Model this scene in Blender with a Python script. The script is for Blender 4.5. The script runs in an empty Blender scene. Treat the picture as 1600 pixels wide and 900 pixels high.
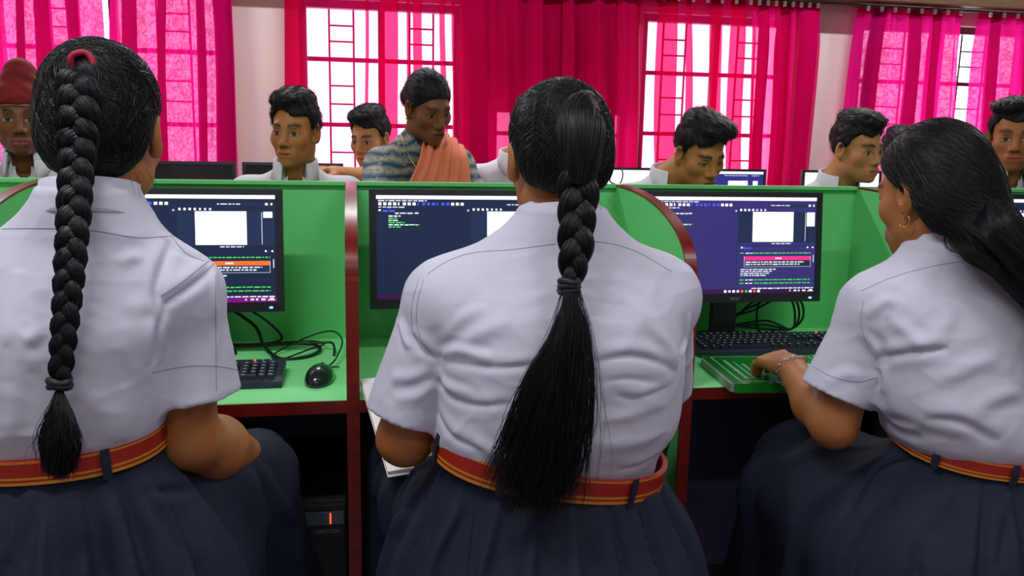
import bpy, bmesh, math, random
import numpy as np
from mathutils import Vector, Matrix
from mathutils.bvhtree import BVHTree

random.seed(7)
rng = np.random.default_rng(7)
scene = bpy.context.scene
COL = scene.collection

# ------------------------------------------------------------------ camera
F_PX, YAW, PITCH, ROLL = 1333.0, 0.1855, 0.1746, 0.0203
CAM = np.array([0.0051, 0.0, 1.284])
_cy, _sy, _cp, _sp = math.cos(YAW), math.sin(YAW), math.cos(PITCH), math.sin(PITCH)
FWD = np.array([_sy * _cp, _cy * _cp, -_sp])
_r0 = np.array([_cy, -_sy, 0.0])
_u0 = np.cross(_r0, FWD)
_c, _s = math.cos(ROLL), math.sin(ROLL)
RIGHT = _r0 * _c + _u0 * _s
UP = _u0 * _c - _r0 * _s


def at(px, py, Y=None, Z=None):
    """measured photo point -> world point on the plane y=Y (or z=Z)"""
    v = FWD + RIGHT * (px - 800) / F_PX - UP * (py - 450) / F_PX
    t = (Y - CAM[1]) / v[1] if Y is not None else (Z - CAM[2]) / v[2]
    return CAM + v * t


cam_d = bpy.data.cameras.new('camera')
cam_d.sensor_width = 36.0
cam_d.sensor_fit = 'HORIZONTAL'
cam_d.lens = F_PX * 36.0 / 1600.0
cam_d.clip_start = 0.05
cam_o = bpy.data.objects.new('camera', cam_d)
COL.objects.link(cam_o)
M = Matrix.Identity(4)
for i in range(3):
    M[i][0], M[i][1], M[i][2], M[i][3] = RIGHT[i], UP[i], -FWD[i], CAM[i]
cam_o.matrix_world = M
scene.camera = cam_o

# ------------------------------------------------------------------ world, view
vs = scene.view_settings
vs.view_transform = 'Standard'
vs.look = 'None'
vs.exposure = 0.0
vs.gamma = 1.0
vs.use_curve_mapping = False
scene.display_settings.display_device = 'sRGB'
wd = bpy.data.worlds.new('daylight')
scene.world = wd
wd.use_nodes = True
wn = wd.node_tree.nodes['Background']
wn.inputs[0].default_value = (0.93, 0.97, 1.0, 1)
wn.inputs[1].default_value = 5.0


def area_light(name, loc, size, energy, color=(1, 1, 1), rot=(0, 0, 0)):
    l = bpy.data.lights.new(name, 'AREA')
    l.shape = 'RECTANGLE'
    l.size, l.size_y = size
    l.energy = energy
    l.color = color
    o = bpy.data.objects.new(name, l)
    o.location = loc
    o.rotation_euler = rot
    COL.objects.link(o)
    return o


# the tube lamps of the ceiling (their housings are built with the room)
CEIL = 3.0
TUBES = [(-0.75, 0.75), (1.35, 0.55), (-0.5, -0.9), (1.6, -0.9), (0.3, 4.0), (2.6, 4.0), (-1.7, 4.0), (4.6, 4.0)]
TUBE_W = [33, 19, 12, 11, 34, 34, 34, 34]
for (tx, ty), tw in zip(TUBES, TUBE_W):
    area_light('tube_light', (tx, ty, CEIL - 0.13), (1.2, 0.06), tw, (0.96, 0.97, 1.0))

# ------------------------------------------------------------------ materials
MATS = {}


def _n(nt, t, **kw):
    n = nt.nodes.new(t)
    for k, v in kw.items():
        setattr(n, k, v)
    return n


def mat(name, color=(.8, .8, .8), rough=.5, metal=0.0, var=0.0, vscale=20.0, bump=0.0, bscale=200.0,
        spec=.5, emit=0.0, stretch=(1, 1, 1), attr=None, sub=0.0, color2=None, coat=0.0, subcol=None):
    if name in MATS:
        return MATS[name]
    m = bpy.data.materials.new(name)
    m.use_nodes = True
    nt = m.node_tree
    b = nt.nodes['Principled BSDF']
    L = nt.links.new
    b.inputs['Roughness'].default_value = rough
    b.inputs['Metallic'].default_value = metal
    b.inputs['Specular IOR Level'].default_value = spec
    b.inputs['Coat Weight'].default_value = coat
    tc = _n(nt, 'ShaderNodeTexCoord')
    mp = _n(nt, 'ShaderNodeMapping')
    mp.inputs['Scale'].default_value = stretch
    L(tc.outputs['Object'], mp.inputs[0])
    src = None
    if attr:
        a = _n(nt, 'ShaderNodeAttribute', attribute_name=attr)
        src = a.outputs['Color']
    if var > 0 or color2:
        nz = _n(nt, 'ShaderNodeTexNoise')
        nz.inputs['Scale'].default_value = vscale
        nz.inputs['Detail'].default_value = 5
        L(mp.outputs[0], nz.inputs['Vector'])
        mx = _n(nt, 'ShaderNodeMix', data_type='RGBA')
        c2 = color2 or tuple(max(0, c * (1 - var)) for c in color)
        if src is None:
            mx.inputs[6].default_value = (*color, 1)
            mx.inputs[7].default_value = (*c2, 1)
        else:
            mx.blend_type = 'MULTIPLY'
            L(src, mx.inputs[6])
            mx.inputs[7].default_value = (1 - var,) * 3 + (1,)
        rp = _n(nt, 'ShaderNodeMapRange')
        rp.inputs[1].default_value = .35
        rp.inputs[2].default_value = .65
        L(nz.outputs[0], rp.inputs[0])
        L(rp.outputs[0], mx.inputs[0])
        src = mx.outputs[2]
    if src is None:
        b.inputs['Base Color'].default_value = (*color, 1)
    else:
        L(src, b.inputs['Base Color'])
    if emit:
        b.inputs['Emission Strength'].default_value = emit
        if src is None:
            b.inputs['Emission Color'].default_value = (*color, 1)
        else:
            L(src, b.inputs['Emission Color'])
    if sub:
        b.inputs['Subsurface Weight'].default_value = sub
        b.inputs['Subsurface Radius'].default_value = (0.012, 0.004, 0.002)
        b.inputs['Subsurface Scale'].default_value = 1.0
    if bump:
        n2 = _n(nt, 'ShaderNodeTexNoise')
        n2.inputs['Scale'].default_value = bscale
        n2.inputs['Detail'].default_value = 3
        L(mp.outputs[0], n2.inputs['Vector'])
        bp = _n(nt, 'ShaderNodeBump')
        bp.inputs['Strength'].default_value = min(1, bump)
        bp.inputs['Distance'].default_value = 0.002
        L(n2.outputs[0], bp.inputs['Height'])
        L(bp.outputs[0], b.inputs['Normal'])
    MATS[name] = m
    return m


def srgb(r, g, b):
    f = lambda c: (c / 255 / 12.92) if c / 255 <= .04045 else ((c / 255 + .055) / 1.055) ** 2.4
    return (f(r), f(g), f(b))


# ------------------------------------------------------------------ object helpers
def link(o, parent=None):
    COL.objects.link(o)
    if parent is not None:
        o.parent = parent
    return o


def tag(o, label=None, cat=None, group=None, kind=None):
    if label: o['label'] = label
    if cat: o['category'] = cat
    if group: o['group'] = group
    if kind: o['kind'] = kind
    return o


def empty(name, loc=(0, 0, 0), label=None, cat=None, group=None, rz=0.0):
    o = bpy.data.objects.new(name, None)
    o.empty_display_size = .05
    o.location = loc
    o.rotation_euler = (0, 0, rz)
    COL.objects.link(o)
    return tag(o, label, cat, group)


def mesh_obj(name, verts, faces, m, parent=None, smooth=False, mats=None, mi=None, world=False):
    """world=True: vertices are world coordinates, shifted into the parent's frame"""
    me = bpy.data.meshes.new(name)
    V = np.asarray(verts, dtype=np.float64)
    if world and parent is not None:
        P = np.array(parent_matrix(parent).inverted())
        V = V @ P[:3, :3].T + P[:3, 3]
    if isinstance(faces, np.ndarray):
        nf, k = faces.shape
        me.vertices.add(len(V))
        me.vertices.foreach_set('co', V.astype(np.float32).ravel())
        me.loops.add(nf * k)
        me.loops.foreach_set('vertex_index', faces.astype(np.int32).ravel())
        me.polygons.add(nf)
        me.polygons.foreach_set('loop_start', np.arange(0, nf * k, k, dtype=np.int32))
        me.update(calc_edges=True)
    else:
        me.from_pydata([tuple(v) for v in V], [], faces)
    for q in (mats or [m]):
        me.materials.append(q)
    if mi is not None:
        me.polygons.foreach_set('material_index', np.asarray(mi, dtype=np.int32))
    if smooth:
        me.polygons.foreach_set('use_smooth', np.ones(len(me.polygons), dtype=bool))
    me.validate()
    me.update()
    return link(bpy.data.objects.new(name, me), parent)


def parent_matrix(o):
    m = Matrix.LocRotScale(o.location, o.rotation_euler, o.scale)
    return (parent_matrix(o.parent) @ m) if o.parent else m


class MB:
    """collects simple solids, builds them as one mesh"""

    def __init__(s):
        s.v, s.f, s.mi = [], [], []

    def raw(s, v, f, mi=0):
        o = len(s.v)
        s.v += [tuple(p) for p in v]
        s.f += [tuple(i + o for i in q) for q in f]
        s.mi += [mi] * len(f)
        return s

    def box(s, lo, hi, mi=0, bevel=0.0, M=None):
        bm = bmesh.new()
        bmesh.ops.create_cube(bm, size=1)
        lo, hi = Vector(lo), Vector(hi)
        for v in bm.verts:
            v.co = Vector([(lo[i] + hi[i]) / 2 + v.co[i] * (hi[i] - lo[i]) for i in range(3)])
        if bevel:
            bmesh.ops.bevel(bm, geom=list(bm.edges), offset=bevel, segments=2, affect='EDGES', profile=.6)
        if M is not None:
            bm.transform(M)
        s._bm(bm, mi)
        return s

    def _bm(s, bm, mi):
        bm.verts.index_update()
        s.raw([v.co[:] for v in bm.verts], [[v.index for v in f.verts] for f in bm.faces], mi)
        bm.free()

    def cyl(s, a, b, r, r2=None, n=12, mi=0, caps=True):
        v, f = tube([a, b], [r, r if r2 is None else r2], n, caps)
        return s.raw(v, f, mi)

    def tube(s, pts, r, n=8, mi=0, caps=True):
        v, f = tube(pts, r, n, caps)
        return s.raw(v, f, mi)

    def ball(s, c, r, mi=0, seg=12):
        bm = bmesh.new()
        bmesh.ops.create_uvsphere(bm, u_segments=seg, v_segments=max(4, seg // 2), radius=1)
        rr = (r, r, r) if isinstance(r, (int, float)) else r
        for v in bm.verts:
            v.co = Vector([c[i] + v.co[i] * rr[i] for i in range(3)])
        s._bm(bm, mi)
        return s

    def build(s, name, m, parent=None, smooth=False, mats=None, world=False):
        return mesh_obj(name, s.v, s.f, m, parent, smooth, mats, s.mi if mats else None, world)


def tube(pts, r, n=8, caps=True):
    P = np.asarray(pts, float)
    k = len(P)
    R = np.full(k, r) if np.isscalar(r) else np.asarray(r, float)
    T = np.gradient(P, axis=0)
    T /= np.linalg.norm(T, axis=1, keepdims=True) + 1e-12
    ref = np.array([0, 0, 1.0]) if abs(T[0][2]) < .9 else np.array([1.0, 0, 0])
    N = np.cross(T[0], ref)
    N /= np.linalg.norm(N)
    V = []
    for i in range(k):
        N = N - T[i] * (N @ T[i])
        N /= np.linalg.norm(N) + 1e-12
        B = np.cross(T[i], N)
        for j in range(n):
            a = 2 * math.pi * j / n
            V.append(P[i] + R[i] * (math.cos(a) * N + math.sin(a) * B))
    Fc = []
    for i in range(k - 1):
        for j in range(n):
            Fc.append((i * n + j, i * n + (j + 1) % n, (i + 1) * n + (j + 1) % n, (i + 1) * n + j))
    if caps:
        Fc.append(tuple(reversed(range(n))))
        Fc.append(tuple(range((k - 1) * n, k * n)))
    return V, Fc


def spline(pts, n=40):
    """Catmull-Rom through the points"""
    P = np.asarray(pts, float)
    P = np.vstack([2 * P[0] - P[1], P, 2 * P[-1] - P[-2]])
    t = np.linspace(0, len(P) - 3 - 1e-6, n)
    out = []
    for q in t:
        i = int(q)
        u = q - i
        a, b, c, d = P[i:i + 4]
        out.append(.5 * (2 * b + (c - a) * u + (2 * a - 5 * b + 4 * c - d) * u * u + (3 * b - a - 3 * c + d) * u ** 3))
    return np.array(out)


def strands(S, R):
    """S (n,m,3) polylines, R (n,m) or (m,) radii -> 3-sided tubes, verts + quads arrays"""
    n, m, _ = S.shape
    R = np.broadcast_to(R, (n, m))
    T = np.gradient(S, axis=1)
    T /= np.linalg.norm(T, axis=2, keepdims=True) + 1e-9
    ref = np.where(np.abs(T[..., 1:2]) < .9, np.array([0, 1.0, 0]), np.array([1.0, 0, 0]))
    N = np.cross(T, ref)
    N /= np.linalg.norm(N, axis=2, keepdims=True) + 1e-9
    B = np.cross(T, N)
    ang = np.array([0, 2 * math.pi / 3, 4 * math.pi / 3])
    V = S[:, :, None, :] + R[:, :, None, None] * (np.cos(ang)[None, None, :, None] * N[:, :, None, :] + np.sin(ang)[None, None, :, None] * B[:, :, None, :])
    V = V.reshape(-1, 3)
    i = np.arange(n)[:, None, None]
    j = np.arange(m - 1)[None, :, None]
    k = np.arange(3)[None, None, :]
    base = i * m * 3 + j * 3
    f = np.stack([base + k, base + (k + 1) % 3, base + 3 + (k + 1) % 3, base + 3 + k], -1).reshape(-1, 4)
    return V, f


# ------------------------------------------------------------------ signed-distance modelling
class SDF:
    def __init__(s, lo, hi, h):
        s.lo = np.array(lo, float)
        s.h = h
        n = np.ceil((np.array(hi) - s.lo) / h).astype(int) + 1
        s.n = n
        s.d = np.full(n, 1.0, np.float32)
        s.ax = [(s.lo[i] + h * np.arange(n[i])).astype(np.float32) for i in range(3)]

    def _sl(s, lo, hi):
        out = []
        for i in range(3):
            a = int(max(0, math.floor((lo[i] - s.lo[i]) / s.h)))
            b = int(min(s.n[i], math.ceil((hi[i] - s.lo[i]) / s.h) + 1))
            if b <= a:
                return None
            out.append(slice(a, b))
        return tuple(out)

    def grid(s, sl=None):
        sl = sl or (slice(None),) * 3
        return (s.ax[0][sl[0]][:, None, None], s.ax[1][sl[1]][None, :, None], s.ax[2][sl[2]][None, None, :])

    def add(s, prim, k=0.0, op='u', pad=0.07):
        lo, hi, fn = prim
        sl = s._sl(np.array(lo) - pad, np.array(hi) + pad)
        if sl is None:
            return s
        X, Y, Z = s.grid(sl)
        p = fn(X, Y, Z).astype(np.float32)
        d = s.d[sl]
        if op == 's':
            p = -p
            if k > 0:
                h = np.maximum(k - np.abs(d - p), 0) / k
                r = np.maximum(d, p) + h * h * k * .25
            else:
                r = np.maximum(d, p)
        elif op == 'i':
            r = np.maximum(d, p)
        else:
            if k > 0:
                h = np.maximum(k - np.abs(d - p), 0) / k
                r = np.minimum(d, p) - h * h * k * .25
            else:
                r = np.minimum(d, p)
        s.d[sl] = r
        return s

    def mesh(s):
        d = s.d
        ins = d < 0
        nx, ny, nz = d.shape
        cnt = np.zeros((nx - 1, ny - 1, nz - 1), np.int8)
        for a in (0, 1):
            for b in (0, 1):
                for c in (0, 1):
                    cnt += ins[a:nx - 1 + a, b:ny - 1 + b, c:nz - 1 + c]
        act = (cnt > 0) & (cnt < 8)
        I = np.argwhere(act)
        idx = np.full(act.shape, -1, np.int64)
        idx[act] = np.arange(len(I))
        acc = np.zeros((len(I), 3))
        num = np.zeros(len(I))
        cor = [(a, b, c) for a in (0, 1) for b in (0, 1) for c in (0, 1)]
        val = {c: d[I[:, 0] + c[0], I[:, 1] + c[1], I[:, 2] + c[2]].astype(np.float64) for c in cor}
        for c in cor:
            for a in range(3):
                if c[a] == 0:
                    c2 = list(c); c2[a] = 1; c2 = tuple(c2)
                    v0, v1 = val[c], val[c2]
                    mk = (v0 < 0) != (v1 < 0)
                    t = np.where(mk, v0 / (v0 - v1 + 1e-20), 0)
                    p = np.tile(np.array(c, float), (len(I), 1))
                    p[:, a] = t
                    acc += p * mk[:, None]
                    num += mk
        V = s.lo + s.h * (I + acc / num[:, None])
        Q = []
        for a in range(3):
            b, c = (a + 1) % 3, (a + 2) % 3
            sl0 = [slice(None)] * 3; sl1 = [slice(None)] * 3
            sl0[a] = slice(0, -1); sl1[a] = slice(1, None)
            s0, s1 = ins[tuple(sl0)], ins[tuple(sl1)]
            E = np.argwhere(s0 != s1)
            E = E[(E[:, b] > 0) & (E[:, c] > 0) & (E[:, b] < d.shape[b] - 1) & (E[:, c] < d.shape[c] - 1)]
            fl = s0[E[:, 0], E[:, 1], E[:, 2]]
            def cell(db, dc):
                e = E.copy(); e[:, b] -= db; e[:, c] -= dc
                return idx[e[:, 0], e[:, 1], e[:, 2]]
            q = np.stack([cell(1, 1), cell(0, 1), cell(0, 0), cell(1, 0)], 1)
            q[~fl] = q[~fl][:, ::-1]
            Q.append(q)
        Q = np.concatenate(Q)
        Q = Q[(Q >= 0).all(1)]
        return V, Q


def vnormals(V, Q):
    a = V[Q[:, 2]] - V[Q[:, 0]]
    b = V[Q[:, 3]] - V[Q[:, 1]]
    fn = np.cross(a, b)
    N = np.zeros_like(V)
    for k in range(4):
        np.add.at(N, Q[:, k], fn)
    return N / (np.linalg.norm(N, axis=1, keepdims=True) + 1e-12)


def relax(V, Q, it=2, w=.5):
    E = np.concatenate([Q[:, [0, 1]], Q[:, [1, 2]], Q[:, [2, 3]], Q[:, [3, 0]]])
    n = len(V)
    deg = np.bincount(E[:, 0], minlength=n) + np.bincount(E[:, 1], minlength=n)
    for _ in range(it):
        A = np.zeros_like(V)
        for k in range(3):
            A[:, k] = np.bincount(E[:, 0], V[E[:, 1], k], n) + np.bincount(E[:, 1], V[E[:, 0], k], n)
        V = V * (1 - w) + w * A / np.maximum(deg, 1)[:, None]
    return V


def ell(c, r, R=None):
    c = np.array(c, float); r = np.array(r if not np.isscalar(r) else (r, r, r), float)
    m = r.max()
    def fn(X, Y, Z):
        x, y, z = X - c[0], Y - c[1], Z - c[2]
        if R is not None:
            x, y, z = (R[0][0] * x + R[1][0] * y + R[2][0] * z, R[0][1] * x + R[1][1] * y + R[2][1] * z, R[0][2] * x + R[1][2] * y + R[2][2] * z)
        k0 = np.sqrt((x / r[0]) ** 2 + (y / r[1]) ** 2 + (z / r[2]) ** 2)
        k1 = np.sqrt((x / r[0] ** 2) ** 2 + (y / r[1] ** 2) ** 2 + (z / r[2] ** 2) ** 2)
        return k0 * (k0 - 1) / (k1 + 1e-9)
    return c - m, c + m, fn


def cone(a, b, ra, rb, flat=None):
    """tapered capsule; flat=(axis_vector, factor) squashes it along that axis"""
    a = np.array(a, float); b = np.array(b, float)
    m = max(ra, rb)
    if flat is not None:
        u = np.array(flat[0], float); u /= np.linalg.norm(u); g = 1 / flat[1] - 1
        if flat[1] > 1: m *= flat[1]
    def fn(X, Y, Z):
        x, y, z = X - a[0], Y - a[1], Z - a[2]
        e = b - a
        t = np.clip((x * e[0] + y * e[1] + z * e[2]) / (e @ e + 1e-12), 0, 1)
        x, y, z = x - t * e[0], y - t * e[1], z - t * e[2]
        if flat is not None:
            q = (x * u[0] + y * u[1] + z * u[2]) * g
            x, y, z = x + q * u[0], y + q * u[1], z + q * u[2]
        return np.sqrt(x * x + y * y + z * z) - (ra + t * (rb - ra))
    return np.minimum(a, b) - m, np.maximum(a, b) + m, fn


def sbox(c, hf, rad=0.0, R=None):
    c = np.array(c, float); hf = np.array(hf, float)
    m = np.linalg.norm(hf) if R is not None else 0
    def fn(X, Y, Z):
        x, y, z = X - c[0], Y - c[1], Z - c[2]
        if R is not None:
            x, y, z = (R[0][0] * x + R[1][0] * y + R[2][0] * z, R[0][1] * x + R[1][1] * y + R[2][1] * z, R[0][2] * x + R[1][2] * y + R[2][2] * z)
        qx, qy, qz = np.abs(x) - hf[0] + rad, np.abs(y) - hf[1] + rad, np.abs(z) - hf[2] + rad
        return np.sqrt(np.maximum(qx, 0) ** 2 + np.maximum(qy, 0) ** 2 + np.maximum(qz, 0) ** 2) + np.minimum(np.maximum(qx, np.maximum(qy, qz)), 0) - rad
    h2 = np.full(3, m) if R is not None else hf
    return c - h2, c + h2, fn


def loft(sec, p=2.3, cap=True):
    """vertical stack of ellipse sections: rows (z, cx, cy, rx, ry)"""
    S = np.array(sorted(map(tuple, sec)), float)
    def fn(X, Y, Z):
        z = np.clip(Z, S[0, 0], S[-1, 0])
        g = lambda k: np.interp(z.ravel(), S[:, 0], S[:, k]).reshape(z.shape)
        cx, cy, rx, ry = g(1), g(2), g(3), g(4)
        q = (np.abs((X - cx) / rx) ** p + np.abs((Y - cy) / ry) ** p) ** (1 / p)
        d = (q - 1) * np.minimum(rx, ry)
        return np.maximum(d, np.maximum(S[0, 0] - Z, Z - S[-1, 0]))
    m = max(S[:, 3].max(), S[:, 4].max())
    return (np.array([S[:, 1].min() - m, S[:, 2].min() - m, S[0, 0]]), np.array([S[:, 1].max() + m, S[:, 2].max() + m, S[-1, 0]]), fn)


def smooth_sec(rows, n=40):
    """resample loft rows smoothly"""
    R_ = np.array(sorted(map(tuple, rows)), float)
    return spline(R_, n)


def sstep(a, b, x):
    t = np.clip((x - a) / (b - a), 0, 1)
    return t * t * (3 - 2 * t)


def vnoise(P, scale, seed=0):
    """cheap smooth 3D value noise in -1..1 for displacement"""
    r = np.random.default_rng(seed)
    T = r.random((32, 32, 32)) * 2 - 1
    q = P * scale
    i = np.floor(q).astype(int)
    f = q - i
    f = f * f * (3 - 2 * f)
    out = 0
    for a in (0, 1):
        for b in (0, 1):
            for c in (0, 1):
                w = (f[:, 0] if a else 1 - f[:, 0]) * (f[:, 1] if b else 1 - f[:, 1]) * (f[:, 2] if c else 1 - f[:, 2])
                out = out + w * T[(i[:, 0] + a) % 32, (i[:, 1] + b) % 32, (i[:, 2] + c) % 32]
    return out


def set_color(o, C, name='Col'):
    me = o.data
    a = me.color_attributes.new(name, 'FLOAT_COLOR', 'POINT')
    C4 = np.ones((len(me.vertices), 4), np.float32)
    C4[:, :3] = C
    a.data.foreach_set('color', C4.ravel())


def text_mesh(txt, size, mtl, parent, M, name='lettering', extrude=0.0003):
    c = bpy.data.curves.new(name, 'FONT')
    c.body = txt
    c.size = size
    c.extrude = extrude
    c.align_x = 'CENTER'
    c.align_y = 'CENTER'
    o = bpy.data.objects.new(name, c)
    COL.objects.link(o)
    dg = bpy.context.evaluated_depsgraph_get()
    me = bpy.data.meshes.new_from_object(o.evaluated_get(dg))
    COL.objects.unlink(o)
    bpy.data.objects.remove(o)
    me.materials.clear()
    me.materials.append(mtl)
    t = bpy.data.objects.new(name, me)
    link(t, parent)
    t.matrix_local = M
    return t
# ------------------------------------------------------------------ room shell
YW = 5.30
RX0, RX1, RY0 = -3.0, 6.4, -2.6
M_wall = mat('wall_paint', srgb(226, 214, 208), .8, var=.05, vscale=3, bump=.15, bscale=120)
M_ceil = mat('ceiling_paint', srgb(232, 230, 226), .85, var=.03, vscale=2)
M_floor = mat('floor_terrazzo', srgb(112, 106, 116), .45, color2=srgb(86, 82, 92), vscale=60)
M_beam = mat('beam_wood', srgb(96, 64, 12), .5, color2=srgb(74, 46, 8), vscale=6, stretch=(1, 14, 14))
M_frame = mat('window_paint', srgb(88, 74, 74), .5)
M_bar = mat('grille_iron', srgb(70, 58, 60), .5)
M_white = mat('white_plastic', srgb(232, 228, 226), .35)


def structure(name, mb, m):
    o = mb.build(name, m)
    o['kind'] = 'structure'
    return o


structure('floor', MB().box((RX0, RY0, -.05), (RX1, YW + .2, 0)), M_floor)
structure('ceiling', MB().box((RX0, RY0, CEIL), (RX1, YW + .2, CEIL + .08)), M_ceil)
structure('wall_left', MB().box((RX0 - .12, RY0, 0), (RX0, YW + .2, CEIL)), M_wall)
structure('wall_right', MB().box((RX1, RY0, 0), (RX1 + .12, YW + .2, CEIL)), M_wall)
structure('wall_behind', MB().box((RX0, RY0 - .12, 0), (RX1, RY0, CEIL)), M_wall)

wx = lambda px, py=150, Y=YW: float(at(px, py, Y=Y)[0])
wz = lambda py, px, Y=YW: float(at(px, py, Y=Y)[2])
ZB = 0.86
OPEN = [  # x0, x1, z0, z1
    (wx(-190), wx(352), ZB, 2.10),
    (wx(468), wx(722), ZB, 2.06),
    (wx(768), wx(984), ZB, wz(166, 880)),
    (wx(1001), wx(1236), ZB, 2.07),
    (wx(1338), wx(1720), ZB, 2.08),
]
wb = MB()
prev = RX0
for x0, x1, z0, z1 in OPEN:
    wb.box((prev, YW, 0), (x0, YW + .2, CEIL))
    wb.box((x0, YW, 0), (x1, YW + .2, z0))
    wb.box((x0, YW, z1), (x1, YW + .2, CEIL))
    prev = x1
wb.box((prev, YW, 0), (RX1, YW + .2, CEIL))
structure('wall_window', wb, M_wall)

# windows: frame, mullions and an iron grille with its ladder-like middle
HB = {1: [(95, 580), (196, 580)], 3: [(116, 1080), (210, 1080)], 0: [(78, 200)], 4: [(130, 1450)], 2: [(210, 870)]}
for i, (x0, x1, z0, z1) in enumerate(OPEN):
    w = empty('window_%d' % (i + 1), ((x0 + x1) / 2, YW + .06, z0))
    w['kind'] = 'structure'
    fr = MB()
    t = .045
    fr.box((x0, YW + .05, z0), (x0 + t, YW + .11, z1)).box((x1 - t, YW + .05, z0), (x1, YW + .11, z1))
    fr.box((x0 + t, YW + .05, z0), (x1 - t, YW + .11, z0 + t)).box((x0 + t, YW + .05, z1 - t), (x1 - t, YW + .11, z1))
    fr.build('window_frame', M_frame, w, world=True)
    nm = max(1, int(round((x1 - x0) / .62)) - 1)
    xs = np.linspace(x0, x1, nm + 2)
    for x in xs[1:-1]:
        MB().box((x - .02, YW + .05, z0 + t), (x + .02, YW + .11, z1 - t)).build('mullion', M_frame, w, world=True)
    zs = [wz(py, px, YW + .15) for py, px in HB[i]]
    zs.append(zs[-1] - .42)
    for z in zs:
        if z > z0 + .1:
            MB().box((x0, YW + .14, z - .013), (x1, YW + .165, z + .013)).build('grille_rail', M_bar, w, world=True)
    for a, b in zip(xs[:-1], xs[1:]):
        p, q = a + (b - a) * .36, a + (b - a) * .66
        for x in (p, q):
            MB().cyl((x, YW + .15, z0), (x, YW + .15, z1), .007, n=6).build('grille_bar', M_bar, w, world=True)
        zz = [z1] + zs
        for zt, zb_ in zip(zz[:-1], zz[1:]):
            for f in (.4, .68):
                z = zt + (zb_ - zt) * f
                if z > z0 + .05:
                    MB().cyl((p, YW + .15, z), (q, YW + .15, z), .006, n=6).build('grille_rung', M_bar, w, world=True)

# wooden curtain box above the windows
o = MB().box((RX0, YW - .26, 2.165), (RX1, YW - .001, 2.47), bevel=.006).build('curtain_box', M_beam)
tag(o, 'brown wooden curtain box running along the top of the windows', 'pelmet')

# ceiling tube lamps
M_tube = mat('tube_glow', (1, 1, 1), .4, emit=2.0)
for k, (tx, ty) in enumerate(TUBES):
    e = empty('tube_lamp', (tx, ty, CEIL), 'white ceiling tube lamp hanging ' + ('above the left girl', 'above the right girl', 'behind and left of the camera', 'behind and right of the camera', 'in front of the bright left window', 'in front of the right bright window', 'in front of the leftmost curtains', 'in front of the rightmost curtains')[k], 'lamp', 'ceiling tube lamps')
    MB().box((-.63, -.035, -.06), (.63, .035, 0), bevel=.008).build('housing', M_white, e)
    MB().cyl((-.6, 0, -.085), (.6, 0, -.085), .014, n=10).build('tube', M_tube, e, smooth=True)
    for s_ in (-1, 1):
        MB().box((s_ * .61 - .012, -.02, -.1), (s_ * .61 + .012, .02, -.055)).build('holder', M_white, e)


# ------------------------------------------------------------------ curtains
def curtain_mat(name, col, tint, see, damask=0.0):
    m = bpy.data.materials.new(name)
    m.use_nodes = True
    nt = m.node_tree
    nt.nodes.clear()
    L = nt.links.new
    out = _n(nt, 'ShaderNodeOutputMaterial')
    tr = _n(nt, 'ShaderNodeBsdfTransparent')
    tr.inputs[0].default_value = (*tint, 1)
    df = _n(nt, 'ShaderNodeBsdfDiffuse')
    tl = _n(nt, 'ShaderNodeBsdfTranslucent')
    tc = _n(nt, 'ShaderNodeTexCoord')
    nz = _n(nt, 'ShaderNodeTexNoise')
    nz.inputs['Scale'].default_value = 3.0
    L(tc.outputs['Object'], nz.inputs['Vector'])
    mxc = _n(nt, 'ShaderNodeMix', data_type='RGBA')
    mxc.inputs[6].default_value = (*col, 1)
    mxc.inputs[7].default_value = (col[0] * .78, col[1] * .7, col[2] * .72, 1)
    L(nz.outputs[0], mxc.inputs[0])
    L(mxc.outputs[2], df.inputs[0])
    L(mxc.outputs[2], tl.inputs[0])
    m1 = _n(nt, 'ShaderNodeMixShader')
    m1.inputs[0].default_value = .55
    L(df.outputs[0], m1.inputs[1])
    L(tl.outputs[0], m1.inputs[2])
    m2 = _n(nt, 'ShaderNodeMixShader')
    L(m1.outputs[0], m2.inputs[1])
    L(tr.outputs[0], m2.inputs[2])
    if damask:
        mp = _n(nt, 'ShaderNodeMapping')
        mp.inputs['Scale'].default_value = (1, .4, 1)
        L(tc.outputs['Object'], mp.inputs[0])
        wv = _n(nt, 'ShaderNodeTexNoise')
        wv.inputs['Scale'].default_value = 34
        wv.inputs['Detail'].default_value = 4
        wv.inputs['Distortion'].default_value = 1.6
        L(mp.outputs[0], wv.inputs['Vector'])
        mr = _n(nt, 'ShaderNodeMapRange')
        mr.inputs[1].default_value = .42
        mr.inputs[2].default_value = .6
        mr.inputs[3].default_value = see * (1 - damask)
        mr.inputs[4].default_value = see * (1 + damask)
        L(wv.outputs[0], mr.inputs[0])
        L(mr.outputs[0], m2.inputs[0])
    else:
        m2.inputs[0].default_value = see
    L(m2.outputs[0], out.inputs[0])
    MATS[name] = m
    return m


M_sheer = curtain_mat('sheer_crimson', srgb(215, 12, 92), (1.0, .42, .66), .56)
M_crimson = curtain_mat('crimson_cloth', srgb(212, 8, 88), (1.0, .2, .5), .10)
M_damask = curtain_mat('magenta_damask', srgb(222, 20, 128), (1.0, .40, .72), .075, .5)
M_sat = curtain_mat('pink_satin', srgb(228, 14, 116), (1.0, .34, .66), .13, .15)


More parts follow.
